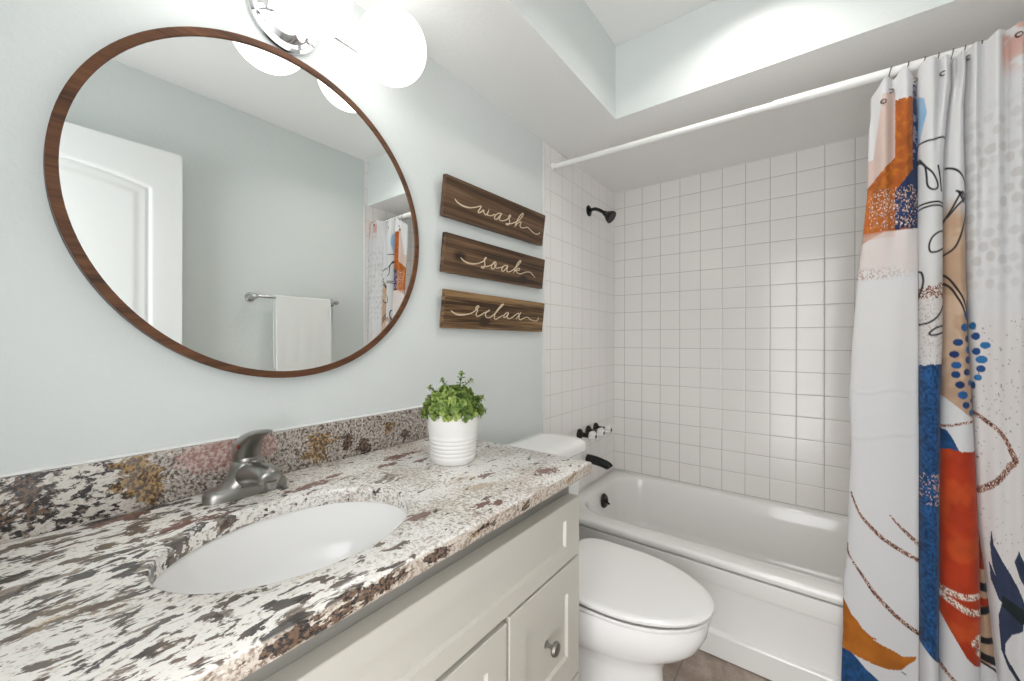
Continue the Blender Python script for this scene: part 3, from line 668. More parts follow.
# ------------------------------------------------------------------ toilet
def build_toilet():
    ty = -1.178
    T = thing('toilet', 'white two-piece toilet with closed lid between vanity and tub', 'toilet', (0.40, ty, 0.0))
    def egg(z, xb, xf, hw, n=56, e=2.2):
        xm = xb+(xf-xb)*0.42; R = []
        for j in range(n):
            a = 2*PI*j/n; c, s_ = math.cos(a), math.sin(a)
            ax = (xf-xm) if c > 0 else (xm-xb)
            ee = 2.0 if c > 0 else (e if e > 2.5 else 2.7)
            R.append((xm+ax*math.copysign(abs(c)**(2/ee), c), ty+hw*math.copysign(abs(s_)**(2/ee), s_), z))
        return R
    lv = [(0.0, .11, .675, .128), (0.012, .11, .675, .128), (0.03, .115, .667, .118), (0.10, .12, .655, .110), (0.185, .12, .650, .110), (0.215, .115, .660, .118), (0.240, .11, .685, .138), (0.265, .10, .722, .158), (0.295, .095, .752, .173), (0.335, .09, .772, .181), (0.368, .09, .779, .183), (0.380, .092, .777, .181), (0.3820, .10, .770, .175), (0.376, .11, .755, .163)]
    R = [egg(*l) for l in lv] + [egg(0.376, .16, .72, .13), egg(0.36, .2, .70, .115), egg(0.30, .26, .64, .085), egg(0.27, .32, .56, .05)]
    MB().rings(R, True, True).build('bowl', M['porcelain'], T, sharp=60)
    R = [egg(0.3885, .33, .745, .155, e=5), egg(0.3890, .307, .780, .184, e=5), egg(0.3920, .304, .785, .187, e=5), egg(0.4005, .304, .786, .188, e=5), egg(0.4022, .306, .783, .186, e=5), egg(0.4005, .310, .777, .181, e=5), egg(0.3960, .318, .765, .172, e=5), egg(0.3955, .36, .70, .12, e=5)]
    MB().rings(R, True, True).build('seat', M['lid'], T, sharp=50)
    R = [egg(0.4090, .33, .755, .162, e=5), egg(0.4092, .302, .784, .186, e=5), egg(0.4110, .300, .788, .188, e=5), egg(0.419, .300, .790, .189, e=5), egg(0.4235, .303, .784, .184, e=5), egg(0.4255, .315, .768, .171, e=5), egg(0.4272, .36, .70, .12, e=4)]
    MB().rings(R, True, True).build('lid', M['lid'], T, sharp=50)
    for s_ in (-1, 1): MB().box(0.262, 0.312, ty+s_*0.075-0.022, ty+s_*0.075+0.022, 0.388, 0.420, 0.007, 3).build('hinge', M['lid'], T)
    mb = MB()
    def rr(x0, x1, hy, r, z, n=10, bow=0.0):
        P = []
        for (cx, cy), a0 in (((x1-r, hy-r), 0), ((x0+r, hy-r), 90), ((x0+r, -hy+r), 180), ((x1-r, -hy+r), 270)):
            for q in range(n):
                a = math.radians(a0+90*q/(n-1)); x, y = cx+r*math.cos(a), cy+r*math.sin(a)
                if x > (x0+x1)/2: x += bow*(1-(y/hy)**2)
                P.append((x, ty+y, z))
        return P
    mb.rings([rr(.085, .245, .195, .03, .388, bow=.01), rr(.078, .258, .215, .035, .45, bow=.014), rr(.072, .268, .238, .035, .733, bow=.02)], True, True)
    mb.build('tank', M['porcelain'], T, sharp=50)
    MB().rings([rr(.068, .272, .244, .04, .7335, bow=.022), rr(.062, .280, .254, .045, .741, bow=.024), rr(.062, .280, .254, .045, .761, bow=.024), rr(.065, .277, .250, .045, .774, bow=.024), rr(.075, .265, .238, .045, .7805, bow=.022), rr(.11, .23, .20, .04, .7835, bow=.015)], True, True).build('tank_lid', M['porcelain'], T, sharp=50)
    for s_ in (-1, 1):
        MB().lathe([(0.012, 0), (0.012, 0.006), (0.009, 0.012), (0, 0.014)], (0.36, ty+s_*0.125, 0.004), (0, 0, 1), 16).build('bolt_cap', M['lid'], T)
build_toilet()

# ------------------------------------------------------------------ shower and tub fittings
def build_fittings():
    sx = -0.362
    T = thing('shower_sprayer', 'black shower head on a bent arm high on the tiled wall', 'shower head', (0.0, sx, 1.910))
    MB().lathe([(0.031, 0.0005), (0.031, 0.004), (0.024, 0.009), (0.012, 0.011)], (0, sx, 1.910), (1, 0, 0), 28, caps=(True, True)).build('flange', M['black'], T)
    p = spline([(0.004, sx, 1.910), (0.035, sx, 1.914), (0.065, sx, 1.902), (0.098, sx, 1.878)], 6)
    MB().tube(p, 0.0095, 14).build('arm', M['black'], T)
    d = Vector((0.80, 0.0, -0.60)).normalized()
    MB().lathe([(0.010, -0.004), (0.014, 0.0), (0.014, 0.010), (0.018, 0.016), (0.030, 0.036), (0.0345, 0.048), (0.0345, 0.054), (0.031, 0.056), (0.029, 0.054), (0.0, 0.054)], Vector((0.098, sx, 1.878))-d*0.004, d, 32).build('head', M['black'], T, sharp=30)
    T = thing('tub_spout', 'black tub spout on the tiled wall above the bathtub', 'spout', (0.0, -0.370, 0.515))
    pts = spline([(0.0005, -0.370, 0.515), (0.045, -0.370, 0.514), (0.090, -0.370, 0.507), (0.122, -0.370, 0.498), (0.134, -0.370, 0.487)], 5)
    n = len(pts); rad = [0.0265-0.006*i/(n-1) for i in range(n)]; rad[-1] = 0.010; rad[-2] = 0.0165
    MB().tube(pts, rad, 20).build('spout', M['black'], T, sharp=60)
    for k, (vy, lab) in enumerate(((-0.472, 'bronze tub valve with crystal knob nearest the toilet tank'), (-0.370, 'bronze tub valve with crystal knob, middle of three'), (-0.272, 'bronze tub valve with crystal knob nearest the alcove corner'))):
        o = (0.0, vy, 0.672)
        T = thing('tub_valve', lab, 'valve', o, 'tub valves')
        MB().lathe([(0.030, 0.0005), (0.030, 0.005), (0.026, 0.012), (0.017, 0.018), (0.013, 0.024)], o, (1, 0, 0), 28).build('escutcheon', M['bronze'], T)
        MB().lathe([(0.0125, 0.020), (0.0135, 0.035), (0.012, 0.050), (0.016, 0.056), (0.016, 0.061)], o, (1, 0, 0), 24).build('stem', M['bronze'], T)
        mb = MB(); n = 8
        R = []
        for r, h in ((0.014, 0.061), (0.024, 0.066), (0.029, 0.076), (0.029, 0.086), (0.022, 0.096), (0.010, 0.099)):
            R.append([(h, vy+r*(1.0 if j % 2 else 0.80)*math.cos(2*PI*j/(2*n)), 0.672+r*(1.0 if j % 2 else 0.80)*math.sin(2*PI*j/(2*n))) for j in range(2*n)])
        mb.rings(R, True, True); kb = mb.build('knob', M['crystal'], T, smooth=False)
        MB().lathe([(0.009, 0.098), (0.009, 0.1005), (0, 0.1015)], o, (1, 0, 0), 16).build('cap', M['bronze'], kb)
build_fittings()

# ------------------------------------------------------------------ curtain rod, rings and curtain
def rod_pt(x): return Vector((x, -0.750-0.002*x/1.5, 2.022-0.034*x/1.52))
def build_rod():
    T = thing('curtain_rod', 'white tension shower curtain rod across the tub alcove', 'curtain rod', tuple(rod_pt(0.0)))
    MB().tube([rod_pt(0.004), rod_pt(0.93)], 0.0125, 20).build('inner_tube', M['rod'], T)
    MB().tube([rod_pt(0.90), rod_pt(1.516)], 0.0150, 20).build('outer_tube', M['rod'], T)
    for x in (0.0, 1.52):
        s = 1 if x == 0 else -1
        MB().lathe([(0.019, 0.0005), (0.019, 0.006), (0.017, 0.016), (0.014, 0.018)], rod_pt(x), (s, 0, 0), 24).build('end_cap', M['rod'], T)
build_rod()
RING_X = [1.196, 1.234, 1.268, 1.296, 1.324, 1.347, 1.378, 1.405, 1.433, 1.462]
ORD = ['first', 'second', 'third', 'fourth', 'fifth', 'sixth', 'seventh', 'eighth', 'ninth', 'tenth']
def build_rings():
    for k, x in enumerate(RING_X):
        c = rod_pt(x); R, r = 0.0195, 0.0015; cz = c.z-(R-r-0.0150)+0.0001
        pts = [(x+0.004*math.sin(a), c.y+R*math.cos(a), cz+R*math.sin(a)) for a in np.linspace(0, 2*PI, 33)[:-1]]
        o = MB().tube(pts, r, 8, closed=True).build('curtain_ring', M['ring'])
        tag(o, 'steel curtain ring on the white rod, %s from the left' % ORD[k], 'curtain ring', 'curtain rings on the rod')
build_rings()

ROWS = [(40,2.0309,-0.7963,[1.1539,1.2544,1.3209,1.3489,1.3489,1.5121],[872,919,953,968,968,1066]),
(84,1.9044,-0.8000,[1.1536,1.2538,1.3202,1.3481,1.3481,1.5110],[872,919,953,968,968,1066]),
(110,1.8300,-0.8022,[1.1489,1.2555,1.3142,1.3440,1.3440,1.5103],[870,920,950,966,966,1066]),
(150,1.7158,-0.8055,[1.1464,1.2550,1.3059,1.3451,1.3451,1.5093],[869,920,946,967,967,1066]),
(181,1.6276,-0.8081,[1.1439,1.2546,1.3036,1.3464,1.3464,1.5085],[868,920,945,968,968,1066]),
(240,1.4606,-0.8131,[1.1299,1.2529,1.3027,1.3463,1.3463,1.5070],[862,919.5,945,968.5,968.5,1066]),
(275,1.3621,-0.8160,[1.1196,1.2524,1.3022,1.3475,1.3475,1.5061],[857.6,919.5,945,969.5,969.5,1066]),
(341,1.1771,-0.8215,[1.1087,1.2526,1.3012,1.3508,1.3508,1.5043],[853,920,945,972,972,1066]),
(400,1.0129,-0.8265,[1.1003,1.2519,1.2959,1.3569,1.3569,1.5028],[849.5,920,942.7,976,976,1066]),
(454,0.8635,-0.8310,[1.1058,1.2522,1.2947,1.3612,1.3617,1.5014],[852,920.5,942.5,979,979.3,1066]),
(520,0.6821,-0.8365,[1.0998,1.2514,1.2928,1.3661,1.3669,1.4997],[849.5,920.5,942,982.5,983,1066]),
(567,0.5536,-0.8405,[1.0961,1.2508,1.2921,1.3678,1.3798,1.4985],[848,920.5,942,984,991,1066]),
(607,0.4448,-0.8438,[1.0866,1.2512,1.2915,1.3687,1.3874,1.4975],[844,921,942,985,996,1066]),
(662,0.2960,-0.8484,[1.0864,1.2505,1.2907,1.3677,1.3980,1.4961],[844,921,942,985,1003,1066]),
(681,0.2448,-0.8500,[1.0840,1.2503,1.2904,1.3673,1.4091,1.4956],[843,921,942,985,1010,1066]),
(720,0.1400,-0.8533,[1.0815,1.2498,1.2899,1.3683,1.4147,1.4946],[842,921,942,986,1014,1066])]
# fields of the printed design live in the cloth's own print units (columns U, rows Vv)
def smooth(a, b, x): q = np.clip((x-a)/(b-a), 0, 1); return q*q*(3-2*q)
def vnoise(u, v, s, seed=0):
    r = np.random.default_rng(seed); G = r.random((64, 64)); x, y = u/s, v/s
    xi, yi = np.floor(x).astype(int), np.floor(y).astype(int); fx, fy = x-xi, y-yi
    fx = fx*fx*(3-2*fx); fy = fy*fy*(3-2*fy); g = lambda a, b: G[a % 64, b % 64]
    return (g(xi, yi)*(1-fx)+g(xi+1, yi)*fx)*(1-fy)+(g(xi, yi+1)*(1-fx)+g(xi+1, yi+1)*fx)*fy
def fbm(u, v, s, seed=0): return (vnoise(u, v, s, seed)+0.5*vnoise(u, v, s/2.1, seed+1)+0.25*vnoise(u, v, s/4.3, seed+2))/1.75
def inpoly(u, v, P):
    ins = np.zeros(u.shape, bool); n = len(P)
    for i in range(n):
        x0, y0 = P[i]; x1, y1 = P[(i+1) % n]
        if y0 == y1: continue
        c = ((y0 > v) != (y1 > v)) & (u < (x1-x0)*(v-y0)/(y1-y0)+x0); ins ^= c
    return ins
def dline(u, v, P, k=5):
    S = spline([(a, b, 0) for a, b in P], k); d = np.full(u.shape, 1e9)
    for i in range(len(S)-1):
        ax, ay, bx, by = S[i].x, S[i].y, S[i+1].x, S[i+1].y; dx, dy = bx-ax, by-ay; L = dx*dx+dy*dy+1e-9
        q = np.clip(((u-ax)*dx+(v-ay)*dy)/L, 0, 1); d = np.minimum(d, np.hypot(u-ax-q*dx, v-ay-q*dy))
    return d
WHITE = np.array((0.69, 0.69, 0.695)); PINK = np.array((0.62, 0.48, 0.43)); ORANGE = np.array((0.36, 0.092, 0.014)); NAVY = np.array((0.016, 0.035, 0.105))
BLUE = np.array((0.013, 0.066, 0.185)); RED = np.array((0.42, 0.038, 0.008)); BEIGE = np.array((0.47, 0.315, 0.21)); INK = np.array((0.015, 0.016, 0.02)); GOLD = np.array((0.30, 0.155, 0.115))
SLATE = np.array((0.030, 0.042, 0.085)); LBLUE = np.array((0.20, 0.42, 0.66))
def put(C, m, col):
    m = np.clip(m, 0, 1)[..., None]; C[:] = C*(1-m)+np.asarray(col)*m
def glitter(C, m, u, v, seed, dens=0.55):
    n = vnoise(u, v, 1.25, seed); n2 = vnoise(u, v, 0.9, seed+5)
    c = np.where((n > dens)[..., None], np.array((0.10, 0.04, 0.03)), GOLD); c = np.where((n2 > 0.72)[..., None], np.array((0.75, 0.60, 0.52)), c)
    m = np.clip(m, 0, 1)[..., None]; C[:] = C*(1-m)+c*m
def soft(d, w_, e=0.7): return smooth(w_+e, w_-e*0.4, d)
def pattern(pan, u, v):
    C = np.empty(u.shape+(3,)); C[:] = WHITE
    f = fbm(u, v, 14, 3); f2 = fbm(u, v, 4, 8)
    if pan == 'A':
        j = (f2-0.5)*5
        edge = 155+(896-u)*0.95
        strip = smooth(0, 2, 873+9*smooth(150, 90, v)-u)*(v < 175)
        top_or = (u > 896.5) & (v > 98+(f2-0.5)*8) & (u < 914+j*0.3)
        dark = ((u >= 914+j*0.3) & (v > 84)) | ((v > 191-(u-896)*1.18+j*0.5) & (u > 896))
        put(C, ((u <= 896.5) & (v > 88) & (v < 236)).astype(float), PINK*(0.94+0.12*f[..., None]))
        orr = ORANGE*(0.75+0.7*f[..., None])+np.array((0.10, 0.05, 0.0))*smooth(0.5, 0.7, f2)[..., None]
        m = ((u <= 896.5) & (v > edge+j*0.4)) | top_or
        m &= v < np.where(u < 884, 240-(u-862)*0.43, 230.5)+j*0.25
        C = np.where(m[..., None], orr, C)
        put(C, smooth(-1, 1, 884-(v-82)*0.14-u)*(v < 152), WHITE)
        nv = NAVY*(0.7+0.8*f[..., None])
        nv = np.where(((u > 914) & (v < 160) & (f2 < 0.42))[..., None], np.array((0.30, 0.27, 0.33)), nv)
        m = dark & (u > 896) & (v < 229+j*0.3); C = np.where(m[..., None], nv, C)
        band = smooth(182, 196, v)*smooth(232, 216, v)*smooth(868, 874, u)
        spk = (vnoise(u, v, 1.3, 21) > 0.62+0.12*(1-band)) & (band > 0.15)
        C = np.where((spk & (v < 229))[..., None], np.where((vnoise(u, v, 0.9, 22) > 0.6)[..., None], np.array((0.75, 0.62, 0.55)), np.array((0.34, 0.20, 0.15))), C)
        wash = smooth(226, 236, v)*smooth(279, 262, v)
        below = (v > 229)
        put(C, wash*below*(0.35+0.65*f)*0.9, np.array((0.70, 0.60, 0.56)))
        sp2 = smooth(262, 274, v)*smooth(280, 275, v)*(vnoise(u, v, 1.4, 31) > 0.56)*smooth(930, 860, u); put(C, sp2*0.85, np.array((0.42, 0.27, 0.21)))
        put(C, smooth(276, 300, v)*smooth(420, 320, v)*0.18, np.array((0.80, 0.74, 0.66)))
        for L in ([(852, 497), (854, 503), (862, 517.5), (876, 530), (887, 537), (905, 545), (921, 551)], [(892, 512), (899, 519), (909, 527), (921, 536)], [(848, 550), (850, 561), (863.6, 577), (875, 590), (887, 600), (903, 611), (921, 619.5)]):
            wv = 0.7+1.1*smooth(845, 880, u) if L[0][0] < 870 else 0.7+1.0*smooth(892, 915, u)
            glitter(C, soft(dline(u, v, L), wv), u, v, 41)
        leaf = inpoly(u, v, [(842, 604), (847, 611), (853, 620), (859, 624), (864, 630), (873, 635), (882, 636.5), (874, 637), (884, 640), (895, 642), (905, 645), (918, 641), (917, 645), (910, 651), (904, 658), (895, 661), (880, 662), (862, 660), (842, 656.5)])
        C = np.where(leaf[..., None], np.array((0.40, 0.125, 0.012))*(0.7+0.7*f[..., None]), C)
        bl = inpoly(u, v, [(840, 657), (852, 657.5), (858, 661), (868, 669), (880, 675), (893, 681), (905, 688), (905, 740), (840, 740)])
        C = np.where(bl[..., None], BLUE*(0.45+1.1*f2[..., None]), C)
        put(C, soft(dline(u, v, [(904, 660), (912, 662), (920, 663)]), 0.3)*(vnoise(u, v, 5, 3) > .4), INK)
    elif pan == 'B':
        put(C, inpoly(u, v, [(919, 86), (924, 92), (926.5, 108), (924, 118), (921.5, 130), (919, 150)])*(0.7+0.3*f), LBLUE)
        put(C, smooth(262, 300, v)*smooth(372, 340, v)*0.55, np.array((0.66, 0.60, 0.57)))
        sp = (vnoise(u, v, 1.2, 51) > 0.72) & (v > 292) & (v < 364); put(C, sp*0.6, np.array((0.42, 0.33, 0.29)))
        g = smooth(283, 288, v+(f2-0.5)*8-(u-930)*-0.15)*smooth(300, 292, v+(f2-.5)*8); glitter(C, (g > .35)*(vnoise(u, v, 1.3, 61) > 0.33)*1.0, u, v, 61)
        for L in ([(918, 136.5), (932, 138), (936, 137), (944, 136), (956, 137)], [(919, 201), (930, 201), (940, 201.5), (947, 204)], [(919, 205.5), (930, 204.5), (940, 205), (947, 206.5)],
                  [(920, 153), (925, 163), (932, 172), (937, 183), (936, 188), (931, 188), (927, 183), (926, 172), (924.5, 162), (920, 156)],
                  [(937.5, 165), (940, 178), (941.5, 190)], [(947, 230), (940, 231), (932, 236), (928.5, 244), (930, 251), (937, 251), (947, 246)],
                  [(919, 269), (922, 271), (923.4, 279), (922, 288), (918.5, 298)], [(918, 324), (928, 322), (936, 317), (941, 311), (944, 305)], [(944, 325), (936, 327), (930, 331), (929.5, 334), (936, 334), (944, 331.5)]):
            put(C, soft(dline(u, v, L), 0.75), INK)
        m = (v > 364+(fbm(u, v, 3, 5)-.5)*2+(930-u)*0.10) & (v < 640+(u-920)*0.78)
        C = np.where(m[..., None], BLUE*(0.45+1.15*vnoise(u, v, 2.1, 9)[..., None])*(0.75+0.5*f[..., None]), C)
        gg = m & (v > 472) & (v < 503) & (vnoise(u, v, 1.2, 71) > 0.72-0.25*smooth(930, 942, u)); C = np.where(gg[..., None], np.array((0.50, 0.36, 0.33)), C)
    elif pan == 'C':
        cx = 0
        m = smooth(190, 222, v+(f-0.5)*30)*(v < 395+(u-942)*0.72)
        bg = BEIGE*(0.88+0.3*f[..., None])+np.array((0.10, 0.10, 0.09))*smooth(0.45, 0.65, fbm(u, v, 20, 14))[..., None]
        C = C*(1-m[..., None])+bg*m[..., None]
        for L in ([(947, 161), (954, 165), (960, 171), (965, 178), (967.5, 187), (968, 200), (966, 215), (960, 234), (954, 246), (944, 252)], [(944, 218), (952, 205), (961, 190), (966, 195), (957, 203), (948, 213)], [(956, 188), (962, 192), (964, 200), (958, 190)],
                  [(943, 270), (950, 277), (957, 288), (964, 300), (967.5, 310), (969, 322)], [(943, 279), (951, 286), (957, 296), (963, 307), (967, 318)], [(968.5, 300), (970, 320), (971.5, 345), (974, 370), (975, 400), (976, 410)]):
            put(C, soft(dline(u, v, L), 0.85), INK)
        for i, (x, y, a, b) in enumerate([(968, 314, 4, 3.6), (965, 326.5, 4.6, 4), (968.5, 338, 3.4, 3.6), (958, 341.5, 4.8, 3.6), (969.5, 349, 3.4, 3.8), (954.5, 353.6, 4.6, 3.5), (969, 359, 3.6, 3.8), (956.5, 364.5, 4.8, 3.6), (967.5, 371.3, 4.0, 3.5), (956, 374, 4.3, 3.6), (971.5, 382, 3.0, 3.3), (960, 384, 4.8, 3.6), (976, 387, 2, 4), (963, 394, 5.3, 4), (973.5, 399.5, 2.2, 2.6), (966.5, 404, 4.2, 3.4), (973, 411.5, 3.2, 3.5)]):
            col = (np.array((0.012, 0.05, 0.17)), np.array((0.018, 0.10, 0.29)), np.array((0.012, 0.035, 0.13)))[i % 3]
            put(C, smooth(1.08, 0.92, np.hypot((u-x)/a, (v-y)/b)), col)
        glitter(C, soft(dline(u, v, [(940, 428), (950, 426), (962, 422.5), (980, 419.5)]), 1.0), u, v, 81)
        m = inpoly(u, v, [(940, 429), (948, 431), (953, 438), (960, 451), (960, 453), (940, 453)]); C = np.where(m[..., None], BLUE*(0.55+1.0*f2[..., None]), C)
        m = (v > 450+(f2-.5)*3) & inpoly(u, v, [(938, 445), (990, 445), (990, 660), (985, 659.5), (976, 657), (968, 651), (958, 638), (948, 625), (938, 610)])
        rd = RED*(0.75+0.5*f[..., None])+np.array((0.09, 0.03, 0.004))*smooth(0.45, 0.7, fbm(u, v, 26, 17))[..., None]
        C = np.where(m[..., None], rd, C)
        for L, w_ in (([(940, 592), (950, 592), (965, 592.5), (986, 590)], 2.6), ([(942, 598), (955, 601), (968, 605.5), (986, 607)], 2.8), ([(976, 636), (982, 631), (986, 640), (981, 643), (984, 646)], 3.2)):
            mm = soft(dline(u, v, L), w_, 1.2)*(vnoise(u, v, 1.6, 91) > 0.2); n = vnoise(u, v, 1.3, 92)
            c = np.where((n > 0.55)[..., None], np.array((0.30, 0.17, 0.12)), np.array((0.80, 0.68, 0.58))); C[:] = C*(1-mm[..., None])+c*mm[..., None]
        glitter(C, soft(dline(u, v, [(938, 664), (946, 671), (955, 677), (968, 684), (985, 694)]), 2.0), u, v, 95)
    elif pan == 'E':
        C[:] = BEIGE*0.9
        C = np.where((v < 571)[..., None], RED*0.6, C)
        C = np.where(((v > 600) & (v < 608))[..., None], RED*0.8, C)
        C = np.where((v > 664)[..., None], WHITE, C)
        for L, w_ in (([(980, 590), (990, 589), (1000, 592)], 4), ([(982, 616), (992, 611), (1003, 609)], 3.5), ([(984, 643), (994, 641), (1006, 640)], 3), ([(984, 658), (996, 659), (1008, 664), (1020, 672)], 3.6), ([(982, 664), (1000, 668), (1024, 690)], 1.0)):
            put(C, soft(dline(u, v, L), w_), INK)
    else:
        put(C, smooth(75, 40, v)*smooth(998, 1006, u)*smooth(0.3, 0.5, f)*0.8, np.array((0.62, 0.33, 0.26)))
        put(C, smooth(300, 330, v)*smooth(620, 560, v)*0.4, np.array((0.70, 0.62, 0.58)))
        iu = (u-976)/13.0; iv = v/14.5; ro = np.floor(iv); sh = iu+0.5*(ro % 2); h = np.sin(ro*12.9+np.floor(sh)*78.2)*43758.5; h = h-np.floor(h); h2 = np.sin(ro*39.3+np.floor(sh)*11.2)*24634.6; h2 = h2-np.floor(h2)
        d = np.hypot(((sh-np.floor(sh))-0.5-(h-.5)*0.42)*13/(4.0+2.2*h2), ((iv-ro)-0.5-(h2-.5)*0.4)*14.5/(3.8+2.0*h))
        put(C, smooth(1.15, 0.75, d)*smooth(70, 120, v)*smooth(310, 270, v)*(0.25+0.45*h), np.array((0.54, 0.515, 0.50)))
        rs = np.random.default_rng(12)
        for q in range(420):
            x, y, r_ = rs.uniform(976, 1066), rs.uniform(318, 600), rs.choice([0.35, 0.5, 0.7, 0.95], p=[.35, .35, .2, .1])
            if y > 470 and rs.random() < 0.45: continue
            put(C, smooth(r_+0.35, r_*0.5, np.hypot(u-x, v-y))*rs.uniform(0.5, 1.0), np.array((0.15, 0.12, 0.12)))
        for i, (x, y, a, b) in enumerate([(974.5, 324, 3.0, 4), (977.3, 335, 4.1, 4), (986.5, 344.5, 5.2, 3.6), (978, 351, 4, 4), (983, 359.5, 6, 4.2), (982.4, 369.2, 4.7, 3.8), (979.7, 378.5, 3.8, 3.4), (975.5, 387, 2, 4)]):
            put(C, smooth(1.08, 0.92, np.hypot((u-x)/a, (v-y)/b)), (np.array((0.018, 0.07, 0.22)), np.array((0.03, 0.16, 0.38)))[(i+1) % 2])
        glitter(C, soft(dline(u, v, [(976, 416), (983, 420), (992, 426), (1001, 433), (1008, 442), (1012, 451), (1016, 460), (1011, 466), (1005, 475), (996, 485), (986, 493), (978, 499)]), 2.0+1.0*smooth(440, 470, v)), u, v, 99)
        lf = inpoly(u, v, [(992.5, 533), (995, 549), (1003, 562), (1012, 574), (1019, 586), (1024, 597), (1034, 612), (1050, 640), (1030, 625), (1018, 612), (1008, 603), (1000, 590), (994, 570), (991.5, 550)])
        lf |= inpoly(u, v, [(1003, 605), (1012, 605), (1024, 612), (1023, 625), (1013, 633), (1007, 645), (1007, 655), (1012, 664), (1024, 678), (1050, 700), (1024, 683), (1010, 668), (1003, 652), (1001, 632), (1000, 618)])
        lf |= inpoly(u, v, [(1019, 548), (1025, 560), (1034, 580), (1045, 600), (1030, 590), (1020, 575), (1015, 560)])
        lf |= inpoly(u, v, [(991, 566), (996, 578), (1003, 592), (1014, 604), (1026, 612), (1030, 618), (1012, 612), (1000, 602), (993, 585)])
        lf |= inpoly(u, v, [(1040, 520), (1050, 540), (1062, 570), (1066, 600), (1048, 570)])
        sl = SLATE*(0.7+0.5*f[..., None])
        sl = np.where(((v > 596+(u-1000)*0.35) & (v < 606+(u-1000)*0.6) & (u > 1003))[..., None], np.array((0.012, 0.02, 0.022)), sl)
        C = np.where(lf[..., None], sl, C)
        put(C, inpoly(u, v, [(1006, 572), (1009, 584), (1007.5, 594), (1003, 586), (998, 574), (996, 566), (1002, 578)])*0.0, WHITE)
        put(C, soft(dline(u, v, [(1012, 664), (1018, 672), (1026, 680), (1040, 690)]), 0.6), INK)
    return C

